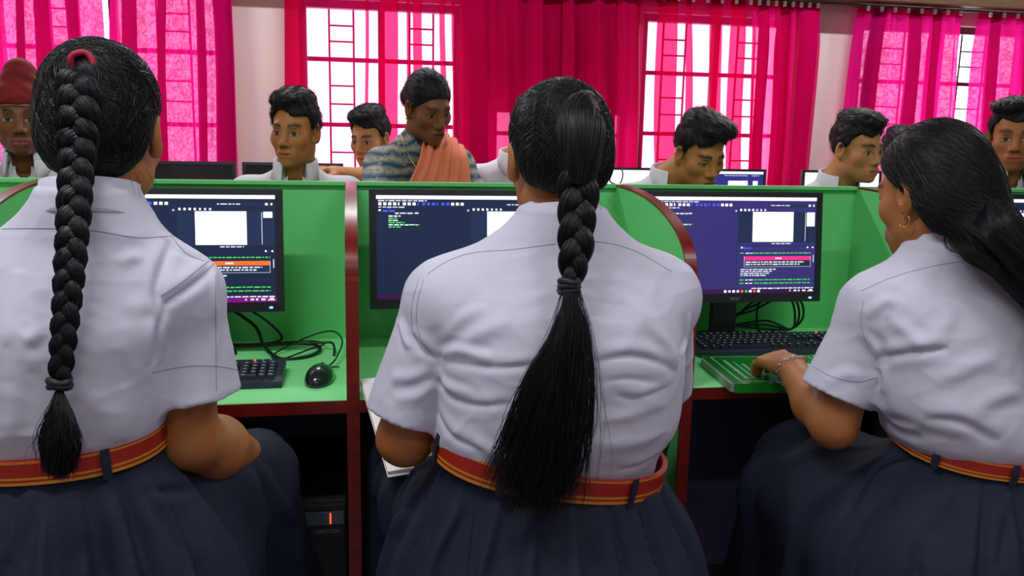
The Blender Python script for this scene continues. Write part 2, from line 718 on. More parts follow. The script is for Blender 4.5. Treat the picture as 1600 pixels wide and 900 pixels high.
def curtain(label, top, bot, folds, m, ytop, wave=.02, nw=7, ridge=.022, seed=0, Yc=5.16, rings=8):
    """top/bot = measured (x0,x1) at the top and near the bottom; folds = (x at top, width px)"""
    r = random.Random(seed)
    zt, zb = 2.145, .62
    ztop_px, zbot_px = 8, 285
    X0t, X1t = wx(top[0], 8, Yc), wx(top[1], 8, Yc)
    X0b, X1b = wx(bot[0], 285, Yc), wx(bot[1], 285, Yc)
    zm = wz(285, (bot[0] + bot[1]) / 2, Yc)
    # cross-section in u (0..1) and y
    sec = []
    fs = sorted([((f[0] - top[0]) / (top[1] - top[0]), f[1] / (top[1] - top[0])) for f in folds])
    u = 0.0
    ph = r.random() * 6
    def wob(u):
        return wave * (math.sin(2 * math.pi * nw * u + ph) + .5 * math.sin(2 * math.pi * nw * 2.3 * u + 1.7 * ph))
    def flat(a, b):
        n = max(2, int((b - a) * 60))
        for k in range(n):
            q = a + (b - a) * k / n
            sec.append((q, wob(q)))
    for c, w in fs:
        flat(u, max(u + .001, c - w / 2))
        y = wob(c)
        for q, yy in ((c - w / 2, y), (c, y - ridge * .6), (c + w * .45, y - ridge), (c + w / 2, y - ridge * .45), (c + w * .4, y), (c, y + .003),
                      (c - w * .42, y + .004), (c - w / 2, y + ridge * .5), (c - w * .4, y + ridge), (c, y + ridge * .9), (c + w * .5, y + ridge * .2)):
            sec.append((q, yy))
        u = c + w / 2 + .002
    flat(u, 1.0)
    sec.append((1.0, wob(1.0)))
    S = spline(np.array(sec), len(sec) * 2)
    nz_ = 26
    V = []
    for j in range(nz_ + 1):
        z = zt + (zb - zt) * j / nz_
        f = (zt - z) / (zt - zm)
        a0, a1 = X0t + (X0b - X0t) * f, X1t + (X1b - X1t) * f
        g = .35 + .65 * min(1, (zt - z) / .25)
        sway = .006 * math.sin(z * 5 + ph)
        for q, y in S:
            V.append((a0 + (a1 - a0) * q + sway * math.sin(q * 9), Yc + y * g + .006 * math.sin(z * 4 + q * 11), z))
    n = len(S)
    Fc = [(j * n + i, j * n + i + 1, (j + 1) * n + i + 1, (j + 1) * n + i) for j in range(nz_) for i in range(n - 1)]
    e = empty('curtain', ((X0t + X1t) / 2, Yc, zb), label, 'curtain', 'pink window curtains')
    mesh_obj('cloth', V, Fc, m, e, smooth=True, world=True)
    # hem band at the head and white rings on the rod
    hv = []
    for j, z in enumerate((zt + .004, zt - .035)):
        for q, y in S:
            hv.append((X0t + (X1t - X0t) * q, Yc + y * .35 - .002, z))
    mesh_obj('heading_tape', hv, [(i, i + 1, n + i + 1, n + i) for i in range(n - 1)], M_crimson, e, smooth=True, world=True)
    for k in range(rings):
        x = X0t + (X1t - X0t) * (k + .5) / rings
        MB().box((x - .008, Yc - .045, 2.118), (x + .008, Yc - .028, 2.15), bevel=.003).build('curtain_hook', M_white, e, world=True)
    return e


curtain('magenta patterned curtain at the far left, behind the red turban', (-200, 159), (-200, 174), [(-150, 20), (-60, 24), (30, 14), (62, 30), (110, 22)], M_damask, 0, seed=1, wave=.03)
curtain('magenta patterned curtain hanging left of the bare strip of wall', (177, 363), (168, 374), [(205, 24), (255, 14), (312, 14), (345, 30)], M_damask, 0, seed=2, wave=.035)
curtain('sheer pink curtain in front of the brightest window, behind the teacher', (446, 724), (446, 728), [(459, 27), (570, 5), (604, 27), (635, 5), (650, 14), (690, 8), (708, 5)], M_sheer, 0, seed=3, wave=.012, nw=4)
curtain('heavy crimson curtain hanging between the two bright windows', (718, 1003), (722, 998), [(742, 26), (800, 14), (862, 26), (905, 16), (955, 12)], M_crimson, 0, seed=4, wave=.03, nw=6)
curtain('sheer crimson-striped curtain behind the boy who bends his head', (1000, 1180), (998, 1172), [(1041, 30), (1075, 8), (1118, 16), (1152, 22)], M_sheer, 0, seed=5, wave=.012, nw=3)
curtain('pink curtain hanging left of the narrow bare wall on the right', (1176, 1280), (1166, 1257), [(1193, 12), (1228, 18), (1262, 24)], M_sat, 0, seed=6, wave=.03, nw=5)
curtain('pink damask curtain between the bare wall and the white gap', (1342, 1507), (1306, 1489), [(1372, 10), (1378, 14), (1430, 18), (1466, 14)], M_damask, 0, seed=7, wave=.03, nw=5)
curtain('pink damask curtain at the far right edge, beyond the white gap', (1533, 1700), (1505, 1700), [(1558, 14), (1610, 20)], M_damask, 0, seed=8, wave=.03, nw=5)
o = MB().cyl((RX0 + .02, 5.145, 2.152), (RX1 - .02, 5.145, 2.152), .009, n=8).build('curtain_rod', M_frame)
tag(o, 'thin metal curtain rod under the brown curtain box', 'curtain rod')
# ------------------------------------------------------------------ carrel desks
YF, YB, ZD, ZP, ZK, BAY, FT = 1.704, 2.25, 0.75, 1.161, 0.9965, 0.72, 0.024
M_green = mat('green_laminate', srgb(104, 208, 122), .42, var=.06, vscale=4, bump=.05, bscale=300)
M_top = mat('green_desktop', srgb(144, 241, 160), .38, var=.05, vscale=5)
M_band = mat('redbrown_band', srgb(118, 22, 12), .3, color2=srgb(92, 14, 8), vscale=14, stretch=(1, 1, 3))
M_back = mat('underdesk_board', srgb(104, 94, 140), .7, var=.1, vscale=5)
car = empty('carrel_desk', (.36, YF, 0), 'long row of green study carrels with red-brown edges', 'desk')
FX = [-1.44, -.72, 0, .72, 1.44, 2.16]


def fin_profile(n=56):
    p = [(YF, 0), (YF, ZK)]
    for k in range(1, n + 1):
        a = math.pi / 2 * k / n
        c, s_ = math.cos(a), math.sin(a)
        p.append((YB - (YB - YF - .012) * c ** .92, ZK + (ZP - ZK) * s_ ** .92))
    return p


for x in FX:
    pr = fin_profile()
    full = pr + [(YB, 0)]
    b = .0015
    n = len(full)
    cy_, cz_ = 2.0, .5
    V = [(x - FT / 2, y, z) for y, z in full] + [(x + FT / 2, y, z) for y, z in full]
    fcs = [tuple(range(n)), tuple(reversed(range(n, 2 * n)))] + [(i, i + n, (i + 1) % n + n, (i + 1) % n) for i in range(n)]
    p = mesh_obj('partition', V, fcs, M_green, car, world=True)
    # edge band: a strip standing a hair proud of the edge
    pts = np.array(pr)
    T = np.gradient(pts, axis=0)
    T /= np.linalg.norm(T, axis=1, keepdims=True)
    N = np.stack([-T[:, 1], T[:, 0]], 1)
    N[0] = N[1] = (-1, 0)
    o_, i_ = pts + N * .0022, pts - N * .003
    V = []
    for (yo, zo), (yi, zi) in zip(o_, i_):
        V += [(x - FT / 2 - .001, yi, zi), (x - FT / 2 - .001, yo, zo), (x + FT / 2 + .001, yo, zo), (x + FT / 2 + .001, yi, zi)]
    fcs = []
    for k in range(len(pts) - 1):
        for j in range(4):
            fcs.append((k * 4 + j, k * 4 + (j + 1) % 4, (k + 1) * 4 + (j + 1) % 4, (k + 1) * 4 + j))
    fcs += [(3, 2, 1, 0), tuple((len(pts) - 1) * 4 + j for j in range(4))]
    mesh_obj('edge_band', V, fcs, M_band, p, world=True)
for a, b in zip(FX[:-1], FX[1:]):
    x0, x1 = a + FT / 2, b - FT / 2
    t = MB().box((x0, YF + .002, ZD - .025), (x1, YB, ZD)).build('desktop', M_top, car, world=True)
    MB().box((x0, YF - .001, ZD - .027), (x1, YF + .002, ZD - .001)).build('edge_band', M_band, t, world=True)
    MB().box((x0, YB, 0.02), (x1, YB + .018, ZP)).build('back_panel', M_green, car, world=True)
    MB().box((x0, YB - .06, .06), (x1, YB - .045, ZD - .026)).build('modesty_board', M_back, car, world=True)
    MB().box((x0 + .0, YB - .012, ZP - .006), (x1, YB + .02, ZP + .003)).build('top_cap', M_green, car, world=True)

# ------------------------------------------------------------------ monitors
M_blk = mat('monitor_plastic', srgb(26, 30, 40), .35, bump=.05, bscale=600)
M_logo = mat('logo_grey', srgb(110, 116, 130), .4)


def emis(name, c, s=1.0):
    return mat(name, c, .4, emit=s, spec=.3)


E_bg = emis('screen_navy', srgb(24, 34, 62), .75)
E_bg2 = emis('screen_indigo', srgb(50, 44, 104), .8)
E_pane = emis('screen_pane', srgb(30, 42, 72), .7)
E_white = emis('screen_white', (1, 1, 1), 1.25)
E_txt = emis('screen_text', srgb(200, 205, 215), .9)
E_green = emis('screen_green', srgb(70, 190, 80), .8)
E_blue = emis('screen_blue', srgb(60, 80, 220), .9)
E_orange = emis('screen_orange', srgb(240, 96, 40), 1.0)
E_pinkb = emis('screen_pink', srgb(240, 40, 120), 1.0)
E_task = emis('screen_taskbar', srgb(52, 16, 66), .9)
E_purple = emis('screen_purple', srgb(110, 10, 110), 1.0)
E_led = emis('led_blue', srgb(90, 130, 255), 6.0)
SM = [E_white, E_txt, E_green, E_blue, E_orange, E_pinkb, E_task, E_pane, E_purple]
WHITE, TXT, GRN, BLU, ORG, PNK, TSK, PANE, PUR = range(9)
MW, MH = .486, .290      # outer
SW, SH = .452, .252      # screen


def screen_quads(kind, seed):
    """flat print of the screen in screen units 0..1 (y down): rect list (x0,y0,x1,y1,mat,layer)"""
    r = random.Random(seed)
    q = []

    def R(x0, y0, x1, y1, m, l=1):
        q.append((x0, y0, x1, y1, m, l))

    def words(x0, y, x1, h, m, gap=.006, lo=.01, hi=.035, l=2):
        x = x0
        while x < x1:
            w = min(r.uniform(lo, hi), x1 - x)
            R(x, y, x + w, y + h * r.uniform(.75, 1), m, l)
            x += w + gap

    if kind == 'ide':
        R(0, 0, 1, .034, WHITE)
        words(.01, .045, .27, .012, TXT)
        for k in range(18):
            R(.012 + k * .026, .068, .012 + k * .026 + (.016 if k not in (4, 8, 12) else .007), .094, (WHITE if k < 8 or k > 14 else BLU), 2)
        R(.70, .072, .985, .098, PANE, 1); words(.71, .079, .83, .012, TXT)
        R(.95, .074, .963, .094, WHITE, 2); R(.978, .074, .986, .094, WHITE, 2)
        words(.012, .108, .15, .012, TXT)
        R(.013, .135, .024, .15, WHITE, 2)
        words(.034, .14, .1, .02, BLU)
        words(.1, .165, .2, .014, TXT); words(.205, .163, .225, .014, TXT)
        for k, (a, b, c) in enumerate([(.065, .13, TXT), (.065, .11, GRN), (.065, .12, TXT), (.065, .15, GRN), (.065, .22, TXT), (.065, .13, GRN)]):
            words(a, .192 + k * .021, b, .014, c)
            if k == 4: words(.15, .192 + k * .021, .23, .014, GRN)
        R(.505, .11, .508, .955, PANE)
        R(.49, .135, .5, .15, TXT, 2)
        for k in range(7):
            R(.52 + k * .025, .122, .531 + k * .025, .142, WHITE if k < 4 else TXT, 2)
        R(.512, .15, .995, .47, PANE)
        R(.6, .152, .855, .462, WHITE, 2)
        R(.94, .155, .99, .30, WHITE if kind == 'ide' else TXT, 2) if seed != 1 else R(.94, .155, .985, .21, WHITE, 2)
        R(.93, .16, .933, .46, TXT, 2)
        words(.72, .476, .84, .012, TXT)
        R(.512, .50, .995, .503, PANE, 2)
        R(.53, .515, .54, .53, WHITE, 2); words(.545, .52, .6, .02, BLU); R(.945, .515, .953, .53, WHITE, 2); R(.978, .515, .986, .53, WHITE, 2)
        for y in (.575, .855, .89):
            words(.525, y, .55, .014, GRN); words(.56, y, .61, .014, TXT); words(.615, y, .97, .013, GRN)
        R(.55, .615, .97, .655, PNK if seed == 3 else ORG, 2)
        R(.55, .655, .97, .725, PANE, 2)
        for (a, b, c, d) in ((.55, .615, .552, .725), (.968, .615, .97, .725), (.55, .722, .97, .725)):
            R(a, b, c, d, TXT, 3)
        words(.56, .668, .93, .014, TXT, l=3); words(.56, .692, .9, .014, TXT, l=3)
        R(.745, .628, .785, .642, TXT, 3)
        for k in range(4):
            words(.53, .745 + k * .021, .75 - .02 * k, .013, TXT)
        R(0, .955, .5, .972, PANE, 1)
        R(.985, .6, .99, .68, TXT, 2)
        words(.6, .944, .99, .014, TXT, l=3)
        R(0, .958, 1, 1.0, PUR if seed == 1 else TSK, 2)
        for k in range(9):
            R(.43 + k * .026, .966, .445 + k * .026, .99, (WHITE, TXT, WHITE, TXT, ORG, GRN, WHITE, ORG, WHITE)[k], 3)
        for k, w in enumerate((.008, .018, .012, .022)):
            R(.84 + k * .027, .968, .84 + k * .027 + w, .986, TXT, 3)
        R(.965, .966, .985, .974, WHITE, 3); R(.955, .979, .99, .986, WHITE, 3)
    elif kind == 'editor':
        R(0, 0, 1, .05, WHITE)
        words(.5, .08, .8, .016, TXT); words(.85, .08, .95, .016, TXT)
        R(.55, .2, .8, .3, WHITE, 2); R(.72, .2, .8, .8, WHITE, 2); R(.87, .2, .93, .8, WHITE, 2)
        words(.05, .3, .4, .02, TXT)
    elif kind == 'white':
        R(.0, .0, 1, 1, WHITE)
        R(.0, .94, 1, 1, TSK, 2)
        words(.1, .3, .6, .02, TXT)
    return q


def monitor(label, cx, yc, zb, tilt, kind, seed, bg, group='computer monitors on the green desks', rz=0.0, brand=True, stand_h=None, w=MW, scale=1.0):
    e = empty('computer_monitor', (cx, yc + .03, ZD), label, 'monitor', group, rz)
    e.scale = (scale,) * 3
    T = Matrix.Translation((0, -.03, zb - ZD)) @ Matrix.Rotation(tilt, 4, 'X')
    # shell: bezel ring + back
    body = MB()
    bz = [(-w / 2, 0, 0), (w / 2, 0, 0), (w / 2, 0, MH), (-w / 2, 0, MH)]
    sz0 = .024
    inn = [(-SW / 2 * w / MW, .0022, sz0), (SW / 2 * w / MW, .0022, sz0), (SW / 2 * w / MW, .0022, sz0 + SH), (-SW / 2 * w / MW, .0022, sz0 + SH)]
    inf = [(a, -.001, c) for a, b, c in inn]
    rim = [(a * 1.0, .022, c) for a, b, c in bz]
    bk = [(-w * .36, .05, MH * .14), (w * .36, .05, MH * .14), (w * .36, .05, MH * .86), (-w * .36, .05, MH * .86)]
    V = bz + inf + inn + rim + bk
    Fc = []
    for i in range(4):
        j = (i + 1) % 4
        Fc += [(i, j, 4 + j, 4 + i), (4 + i, 4 + j, 8 + j, 8 + i), (j, i, 12 + i, 12 + j), (12 + j, 12 + i, 16 + i, 16 + j)]
    Fc.append((19, 18, 17, 16))
    c = mesh_obj('casing', V, Fc, M_blk, e)
    c.matrix_local = T
    sw = SW * w / MW
    s_ = mesh_obj('screen', [(-sw / 2, .002, sz0), (sw / 2, .002, sz0), (sw / 2, .002, sz0 + SH), (-sw / 2, .002, sz0 + SH)], [(0, 1, 2, 3)], bg, e)
    s_.matrix_local = T
    qs = screen_quads(kind, seed)
    if qs:
        V, Fc, mi = [], [], []
        for x0, y0, x1, y1, m_, l in qs:
            o = len(V)
            yy = .002 - .0004 * l
            for X, Y in ((x0, y1), (x1, y1), (x1, y0), (x0, y0)):
                V.append(((X - .5) * sw, yy, sz0 + (1 - Y) * SH))
            Fc.append((o, o + 1, o + 2, o + 3))
            mi.append(m_)
        p = mesh_obj('screen_print', V, Fc, None, s_, mats=SM, mi=mi)
    if brand:
        t = text_mesh('acer', .016, M_logo, c, Matrix.Translation((0, -.0008, .0115)) @ Matrix.Rotation(math.pi / 2, 4, 'X'))
        t2 = text_mesh('P206HQL', .006, M_logo, c, Matrix.Translation((w * .42, -.0008, MH - .008)) @ Matrix.Rotation(math.pi / 2, 4, 'X')) if False else None
        l = MB().box((w / 2 - .034, -.0022, .008), (w / 2 - .026, 0, .0125), bevel=.0006).build('power_light', E_led, c)
    # neck and foot
    MB().box((-.035, .03, .012), (.035, .055, zb - ZD + .12), bevel=.006).build('stand_neck', M_blk, e)
    ft = MB()
    n = 28
    V = [(.125 * math.cos(2 * math.pi * k / n), .02 + .085 * math.sin(2 * math.pi * k / n), 0) for k in range(n)]
    V2 = [(x * .96, .02 + (y - .02) * .96, .014) for x, y, z in V]
    ft.raw(V + V2, [tuple(reversed(range(n))), tuple(range(n, 2 * n))] + [(i, (i + 1) % n, n + (i + 1) % n, n + i) for i in range(n)])
    ft.build('stand_foot', M_blk, e)
    return e


TILT = -.10
monitor('black monitor with orange error box, beside the girl with pink hair tie', -.403, 2.06, .864, TILT, 'ide', 1, E_bg)
monitor('black monitor mostly hidden behind the girl in the middle', .285, 2.06, .866, TILT, 'ide', 2, E_bg)
monitor('black monitor with pink error box, above the green book', .99, 2.06, .868, TILT, 'ide', 3, E_bg2)
monitor('black monitor cut by the right edge of the picture', 1.78, 2.06, .868, TILT, 'ide', 4, E_bg)
# ------------------------------------------------------------------ keyboards, mouse, cables
M_kb = mat('keyboard_plastic', srgb(30, 36, 54), .45)
M_key = mat('key_plastic', srgb(24, 28, 42), .5)
M_leg = mat('key_legend', srgb(170, 176, 196), .6)
E_red = emis('led_red', srgb(255, 60, 20), 5.0)
M_cable = mat('cable_rubber', srgb(14, 22, 20), .5)
KEYMESH = {}


def key_mesh(w):
    w = round(w, 4)
    if w in KEYMESH:
        return KEYMESH[w]
    d, h = .0155, .008
    V = []
    for z, s_ in ((0, 0), (h, .0022)):
        V += [(-w / 2 + s_, -d / 2 + s_ * .7, z), (w / 2 - s_, -d / 2 + s_ * .7, z), (w / 2 - s_, d / 2 - s_ * 1.3, z), (-w / 2 + s_, d / 2 - s_ * 1.3, z)]
    Fc = [(0, 1, 5, 4), (1, 2, 6, 5), (2, 3, 7, 6), (3, 0, 4, 7), (4, 5, 6, 7)]
    mi = [0] * 5
    o = len(V)
    lw = min(.007, w * .45)
    V += [(-w / 2 + .0035, .0005, h + .0002), (-w / 2 + .0035 + lw, .0005, h + .0002), (-w / 2 + .0035 + lw, .0042, h + .0002), (-w / 2 + .0035, .0042, h + .0002)]
    Fc.append((o, o + 1, o + 2, o + 3)); mi.append(1)
    me = bpy.data.meshes.new('key')
    me.from_pydata(V, [], Fc)
    me.materials.append(M_key); me.materials.append(M_leg)
    me.polygons.foreach_set('material_index', mi)
    KEYMESH[w] = me
    return me


def keyboard(label, loc, rz, led_x):
    e = empty('keyboard', loc, label, 'keyboard', 'black computer keyboards', rz)
    W, D = .445, .142
    tilt = Matrix.Rotation(math.radians(5.5), 4, 'X')
    b = MB()
    prof = [(-D / 2, .003), (-D / 2 + .002, .016), (-D / 2 + .012, .0185), (D / 2 - .004, .0185), (D / 2, .014), (D / 2, .003)]
    n = len(prof)
    V = [(-W / 2, y, z) for y, z in prof] + [(W / 2, y, z) for y, z in prof]
    b.raw(V, [tuple(range(n)), tuple(reversed(range(n, 2 * n)))] + [(i, n + i, n + (i + 1) % n, (i + 1) % n) for i in range(n)])
    base = b.build('keyboard_base', M_kb, e)
    base.matrix_local = Matrix.Translation((0, 0, .0045)) @ tilt
    ft = MB().box((-W / 2 + .03, D / 2 - .02, -.0), (-W / 2 + .05, D / 2 - .012, .016)).box((W / 2 - .05, D / 2 - .02, -.0), (W / 2 - .03, D / 2 - .012, .016)).build('rear_feet', M_kb, e)
    U = .0190
    y0 = -D / 2 + .022
    rows = [(0, [(0, 1.25), (1.25, 1.25), (2.5, 1.25), (3.75, 6.25), (10, 1.25), (11.25, 1.25), (12.5, 1.25), (13.75, 1.25)]),
            (1, [(0, 2.25)] + [(2.25 + k, 1) for k in range(10)] + [(12.25, 2.75)]),
            (2, [(0, 1.75)] + [(1.75 + k, 1) for k in range(11)] + [(12.75, 2.25)]),
            (3, [(0, 1.5)] + [(1.5 + k, 1) for k in range(12)] + [(13.5, 1.5)]),
            (4, [(k, 1) for k in range(13)] + [(13, 2)]),
            (5.25, [(0, 1)] + [(2 + k, 1) for k in range(4)] + [(6.5 + k, 1) for k in range(4)] + [(11 + k, 1) for k in range(4)])]
    for r_, ks in rows:
        ex = []
        if r_ == 0: ex = [(15.25, 1), (16.25, 1), (17.25, 1), (18.5, 2), (20.5, 1), (21.5, 1)]
        if r_ == 1: ex = [(16.25, 1), (18.5, 1), (19.5, 1), (20.5, 1), (21.5, 1)]
        if r_ == 2: ex = [(18.5, 1), (19.5, 1), (20.5, 1), (21.5, 1)]
        if r_ in (3, 4): ex = [(15.25, 1), (16.25, 1), (17.25, 1), (18.5, 1), (19.5, 1), (20.5, 1), (21.5, 1)]
        for x, w in ks + ex:
            k = bpy.data.objects.new('key', key_mesh(w * U - .0022))
            link(k, base)
            k.location = (-W / 2 + .0135 + (x + w / 2) * U * .976, y0 + r_ * .0182, .0185)
    for j in range(3):
        MB().box((led_x + j * .018 - .002, D / 2 - .014, .0186), (led_x + j * .018 + .002, D / 2 - .010, .0198)).build('indicator_light', E_red if j == 0 else M_leg, base)
    return e


keyboard('black keyboard under the left monitor, only its number pad showing', (-.372, 1.876, ZD), .0, .155)
keyboard('black keyboard behind the green book, red light at its corner', (1.075, 2.02, ZD), .0, .165)

# mouse
M_mouse = mat('mouse_gloss', srgb(20, 22, 34), .18, coat=.4)
e = empty('computer_mouse', (-.072, 1.855, ZD), 'glossy black mouse lying beside the number pad', 'mouse', rz=-.12)
s = SDF((-.05, -.08, -.01), (.05, .08, .06), .0025)
s.add(ell((0, -.008, .004), (.031, .056, .034)))
s.add(ell((0, .03, .003), (.026, .034, .022)), .015)
s.d = np.maximum(s.d, -(s.grid()[2] + 0 * s.d))
V, Q = s.mesh()
mesh_obj('mouse_shell', V, Q, M_mouse, e, smooth=True)
MB().cyl((-.003, .038, .022), (.003, .038, .022), .009, n=14).build('scroll_wheel', M_kb, e)
MB().tube(spline([(.004, .055, .012), (.012, .075, .01), (.03, .09, .006)], 8), .0018, 6).build('cable_guard', M_cable, e)

# cables of the left bay: coiled mouse and keyboard leads
def cable(name, label, pts, r=.0022, n=60, cat='cable', grp='black leads on the desks'):
    o = mesh_obj(name, *tube(spline(pts, n), r, 6), M_cable, None, smooth=True)
    tag(o, label, cat, grp)
    return o


z = ZD + .004
cable('mouse_lead', 'black mouse lead looping from the mouse towards the partition', [(-.055, 1.925, z + .008), (-.038, 1.99, z + .012), (-.026, 2.09, z + .03), (-.055, 2.17, z + .035), (-.12, 2.16, z + .02), (-.19, 2.08, z), (-.17, 2.03, z), (-.10, 2.10, z + .008), (-.07, 2.14, z + .01), (-.12, 2.18, z + .008), (-.25, 2.15, z + .01), (-.36, 2.17, z + .01)], .0021)
cable('keyboard_lead', 'thick coiled black lead lying behind the number pad', [(-.30, 2.2, z + .09), (-.24, 2.17, z + .05), (-.215, 2.12, z + .012), (-.17, 2.04, z), (-.11, 2.05, z), (-.08, 2.10, z + .004), (-.10, 2.15, z + .006), (-.17, 2.16, z + .006), (-.28, 2.14, z + .006), (-.36, 2.12, z + .006)], .0042)
cable('display_lead', 'black lead hanging down behind the left monitor', [(-.34, 2.13, .90), (-.27, 2.16, .86), (-.21, 2.19, .81), (-.18, 2.2, z + .01), (-.24, 2.19, z), (-.36, 2.2, z)], .0035)
cable('tied_lead', 'short lead end with a twist of wire beside the partition', [(-.16, 2.135, z + .012), (-.11, 2.13, z + .014), (-.075, 2.125, z + .016), (-.052, 2.12, z + .016), (-.045, 2.09, z + .008), (-.046, 2.06, z)], .003)
# behind the monitor with the pink box
for k in range(3):
    q = .012 * k
    cable('coiled_lead', ('outermost', 'middle', 'innermost')[k] + ' of three black leads curling under the monitor with pink box', [(1.04 + q, 2.2, .80), (1.10, 2.18, .82 + q), (1.17, 2.17, .855 + q * .6), (1.235 - q, 2.17, .85), (1.25 - q, 2.17, .80), (1.22, 2.18, z + .01), (1.15, 2.19, z + .01 + q), (1.05, 2.2, z + .02)], .0032)
cable('power_lead', 'black lead dropping straight behind the third monitor stand', [(1.12, 2.17, .88), (1.115, 2.18, .82), (1.13, 2.19, z + .004), (1.2, 2.21, z)], .003)

# ------------------------------------------------------------------ green book and papers under the girl's hand
M_book = mat('book_cover', srgb(14, 130, 34), .22, var=.08, vscale=8, coat=.3)
M_pages = mat('book_pages', srgb(150, 165, 150), .8, var=.3, vscale=40, stretch=(1, 1, 30))
M_print = mat('cover_print', srgb(196, 232, 200), .5)
M_printb = mat('cover_print_blue', srgb(150, 210, 190), .5)
bk = empty('green_book', (.955, 1.765, ZD), 'thick green paperback lying under the hand, white lettering on cover', 'book', rz=.0)
A_ = [(-.135, .10), (-.02, -.115), (.155, -.105), (.155, .10)]
def slab(pts, z0, z1):
    n = len(pts)
    return [(x, y, z0) for x, y in pts] + [(x, y, z1) for x, y in pts], [tuple(reversed(range(n))), tuple(range(n, 2 * n))] + [(i, (i + 1) % n, n + (i + 1) % n, n + i) for i in range(n)]
bw, bd = .155, .105
rb = Matrix.Rotation(-.09, 4, 'Z')
def rot2(pts):
    return [tuple((rb @ Vector((x, y, 0)))[:2]) for x, y in pts]
rect = rot2([(-.135, -.118), (.145, -.118), (.145, .118), (-.135, .118)])
inn = rot2([(-.143, -.116), (.141, -.116), (.141, .114), (-.140, .10)])
MB().raw(*slab(rect, 0, .0015)).build('back_cover', M_book, bk)
MB().raw(*slab(inn, .0015, .019)).build('page_block', M_pages, bk)
cv = MB().raw(*slab(rect, .019, .0212)).build('front_cover', M_book, bk)
sp = rot2([(-.135, -.121), (.145, -.121), (.145, -.1175), (-.135, -.1175)])
MB().raw(*slab(sp, 0, .0212)).build('spine', M_book, bk)
pr = MB()
def strip(a, b, w, z=.0216):
    a, b = Vector(a), Vector(b)
    d = (b - a).normalized()
    n_ = Vector((-d.y, d.x)) * w / 2
    return [(*(a - n_), z), (*(b - n_), z), (*(b + n_), z), (*(a + n_), z)], [(0, 1, 2, 3)]
fr_ = [(-.116, -.105), (.130, -.105), (.130, .105), (-.116, .105)]
fr_ = rot2(fr_)
for i in range(4):
    pr.raw(*strip(fr_[i], fr_[(i + 1) % 4], .0022))
pr.build('cover_border', M_print, cv)
lt = MB()
rr = random.Random(3)
for ln, (u, w_, x0, x1) in enumerate([(-.094, .010, -.085, .075), (-.076, .004, -.08, .06), (-.06, .007, -.05, .04), (-.044, .004, -.06, .0)]):
    y = x0
    while y < x1:
        h = rr.uniform(.004, .0075)
        a, b = rot2([(u, y), (u, min(y + h, x1))])
        lt.raw(*strip(a, b, w_ * rr.uniform(.6, 1)))
        y += h + .0022
lt.build('cover_lettering', M_printb, cv)
lb = rot2([(.05, -.06), (.10, -.06), (.10, .05), (.05, .05)])
MB().raw(*slab(lb, .0213, .0219)).build('cover_sticker', mat('sticker_paper', srgb(214, 214, 206), .7), cv)

# notebook held low by the girl in the middle
M_paper = mat('ruled_paper', srgb(236, 234, 238), .8)
M_rule = mat('rule_ink', srgb(150, 160, 190), .8)
nb = empty('notebook', (.10, 1.62, .70), 'open white ruled notebook held low beside the middle partition', 'notebook')
P = [np.array(p) for p in (at(563, 592, Y=1.735), at(606, 737, Y=1.44), at(700, 722, Y=1.44), at(640, 585, Y=1.735))]
nrm = np.cross(P[1] - P[0], P[3] - P[0]); nrm /= np.linalg.norm(nrm)
if nrm[2] < 0: nrm = -nrm
V = [p for p in P] + [p - nrm * .009 for p in P]
mesh_obj('page_block', V, [(0, 1, 2, 3), (7, 6, 5, 4), (0, 4, 5, 1), (1, 5, 6, 2), (2, 6, 7, 3), (3, 7, 4, 0)], M_paper, nb, world=True)
V, Fc = [], []
for k in range(2, 26):
    f = k / 27
    a = P[0] + (P[1] - P[0]) * f; b = P[3] + (P[2] - P[3]) * f
    a = a + (b - a) * .12
    w_ = (P[1] - P[0]) / np.linalg.norm(P[1] - P[0]) * .0006
    o = len(V)
    V += [a - w_ + nrm * .0006, b - w_ + nrm * .0006, b + w_ + nrm * .0006, a + w_ + nrm * .0006]
    Fc.append((o, o + 1, o + 2, o + 3))
mesh_obj('ruled_lines', V, Fc, M_rule, nb, world=True)
c2 = [p - nrm * .0092 for p in P]; cc = sum(c2) / 4
c2 = [cc + (p - cc) * 1.02 for p in c2]
mesh_obj('cover', c2 + [p - nrm * .002 for p in c2], [(0, 1, 2, 3), (7, 6, 5, 4), (0, 4, 5, 1), (1, 5, 6, 2), (2, 6, 7, 3), (3, 7, 4, 0)], M_paper, nb, world=True)

# ------------------------------------------------------------------ computer towers under the desk
M_case = mat('tower_case', srgb(22, 22, 28), .5)
M_strip = mat('tower_strip', srgb(78, 88, 104), .35, metal=.3)
for k, (x, lab) in enumerate([(-.105, 'black computer tower with red power light under the left desk'), (.615, 'black computer tower under the middle desk beside the partition')]):
    t = empty('computer_tower', (x, 1.78, .0), lab, 'computer tower', 'computer towers under the desks')
    MB().box((-.09, -.01, .0), (.09, .40, .07), bevel=.004).build('plinth', M_back, t)
    MB().box((-.0875, 0, .07), (.0875, .38, .505), bevel=.006).build('case', M_case, t)
    f = MB().box((-.084, -.012, .082), (.084, .0, .498), bevel=.004).build('front_panel', M_case, t)
    MB().box((-.082, -.0145, .452), (.082, -.0118, .482), bevel=.0008).build('drive_strip', M_strip, f)
    MB().box((.052, -.0162, .455), (.0545, -.0142, .479)).build('power_light', E_red, f)
    text_mesh('VERITON', .013, M_logo, f, Matrix.Translation((.045, -.0125, .436)) @ Matrix.Rotation(math.pi / 2, 4, 'X'))
    for j in range(5):
        MB().box((-.07, -.0135, .12 + j * .02), (.07, -.0119, .128 + j * .02)).build('vent_slot', M_back, f)

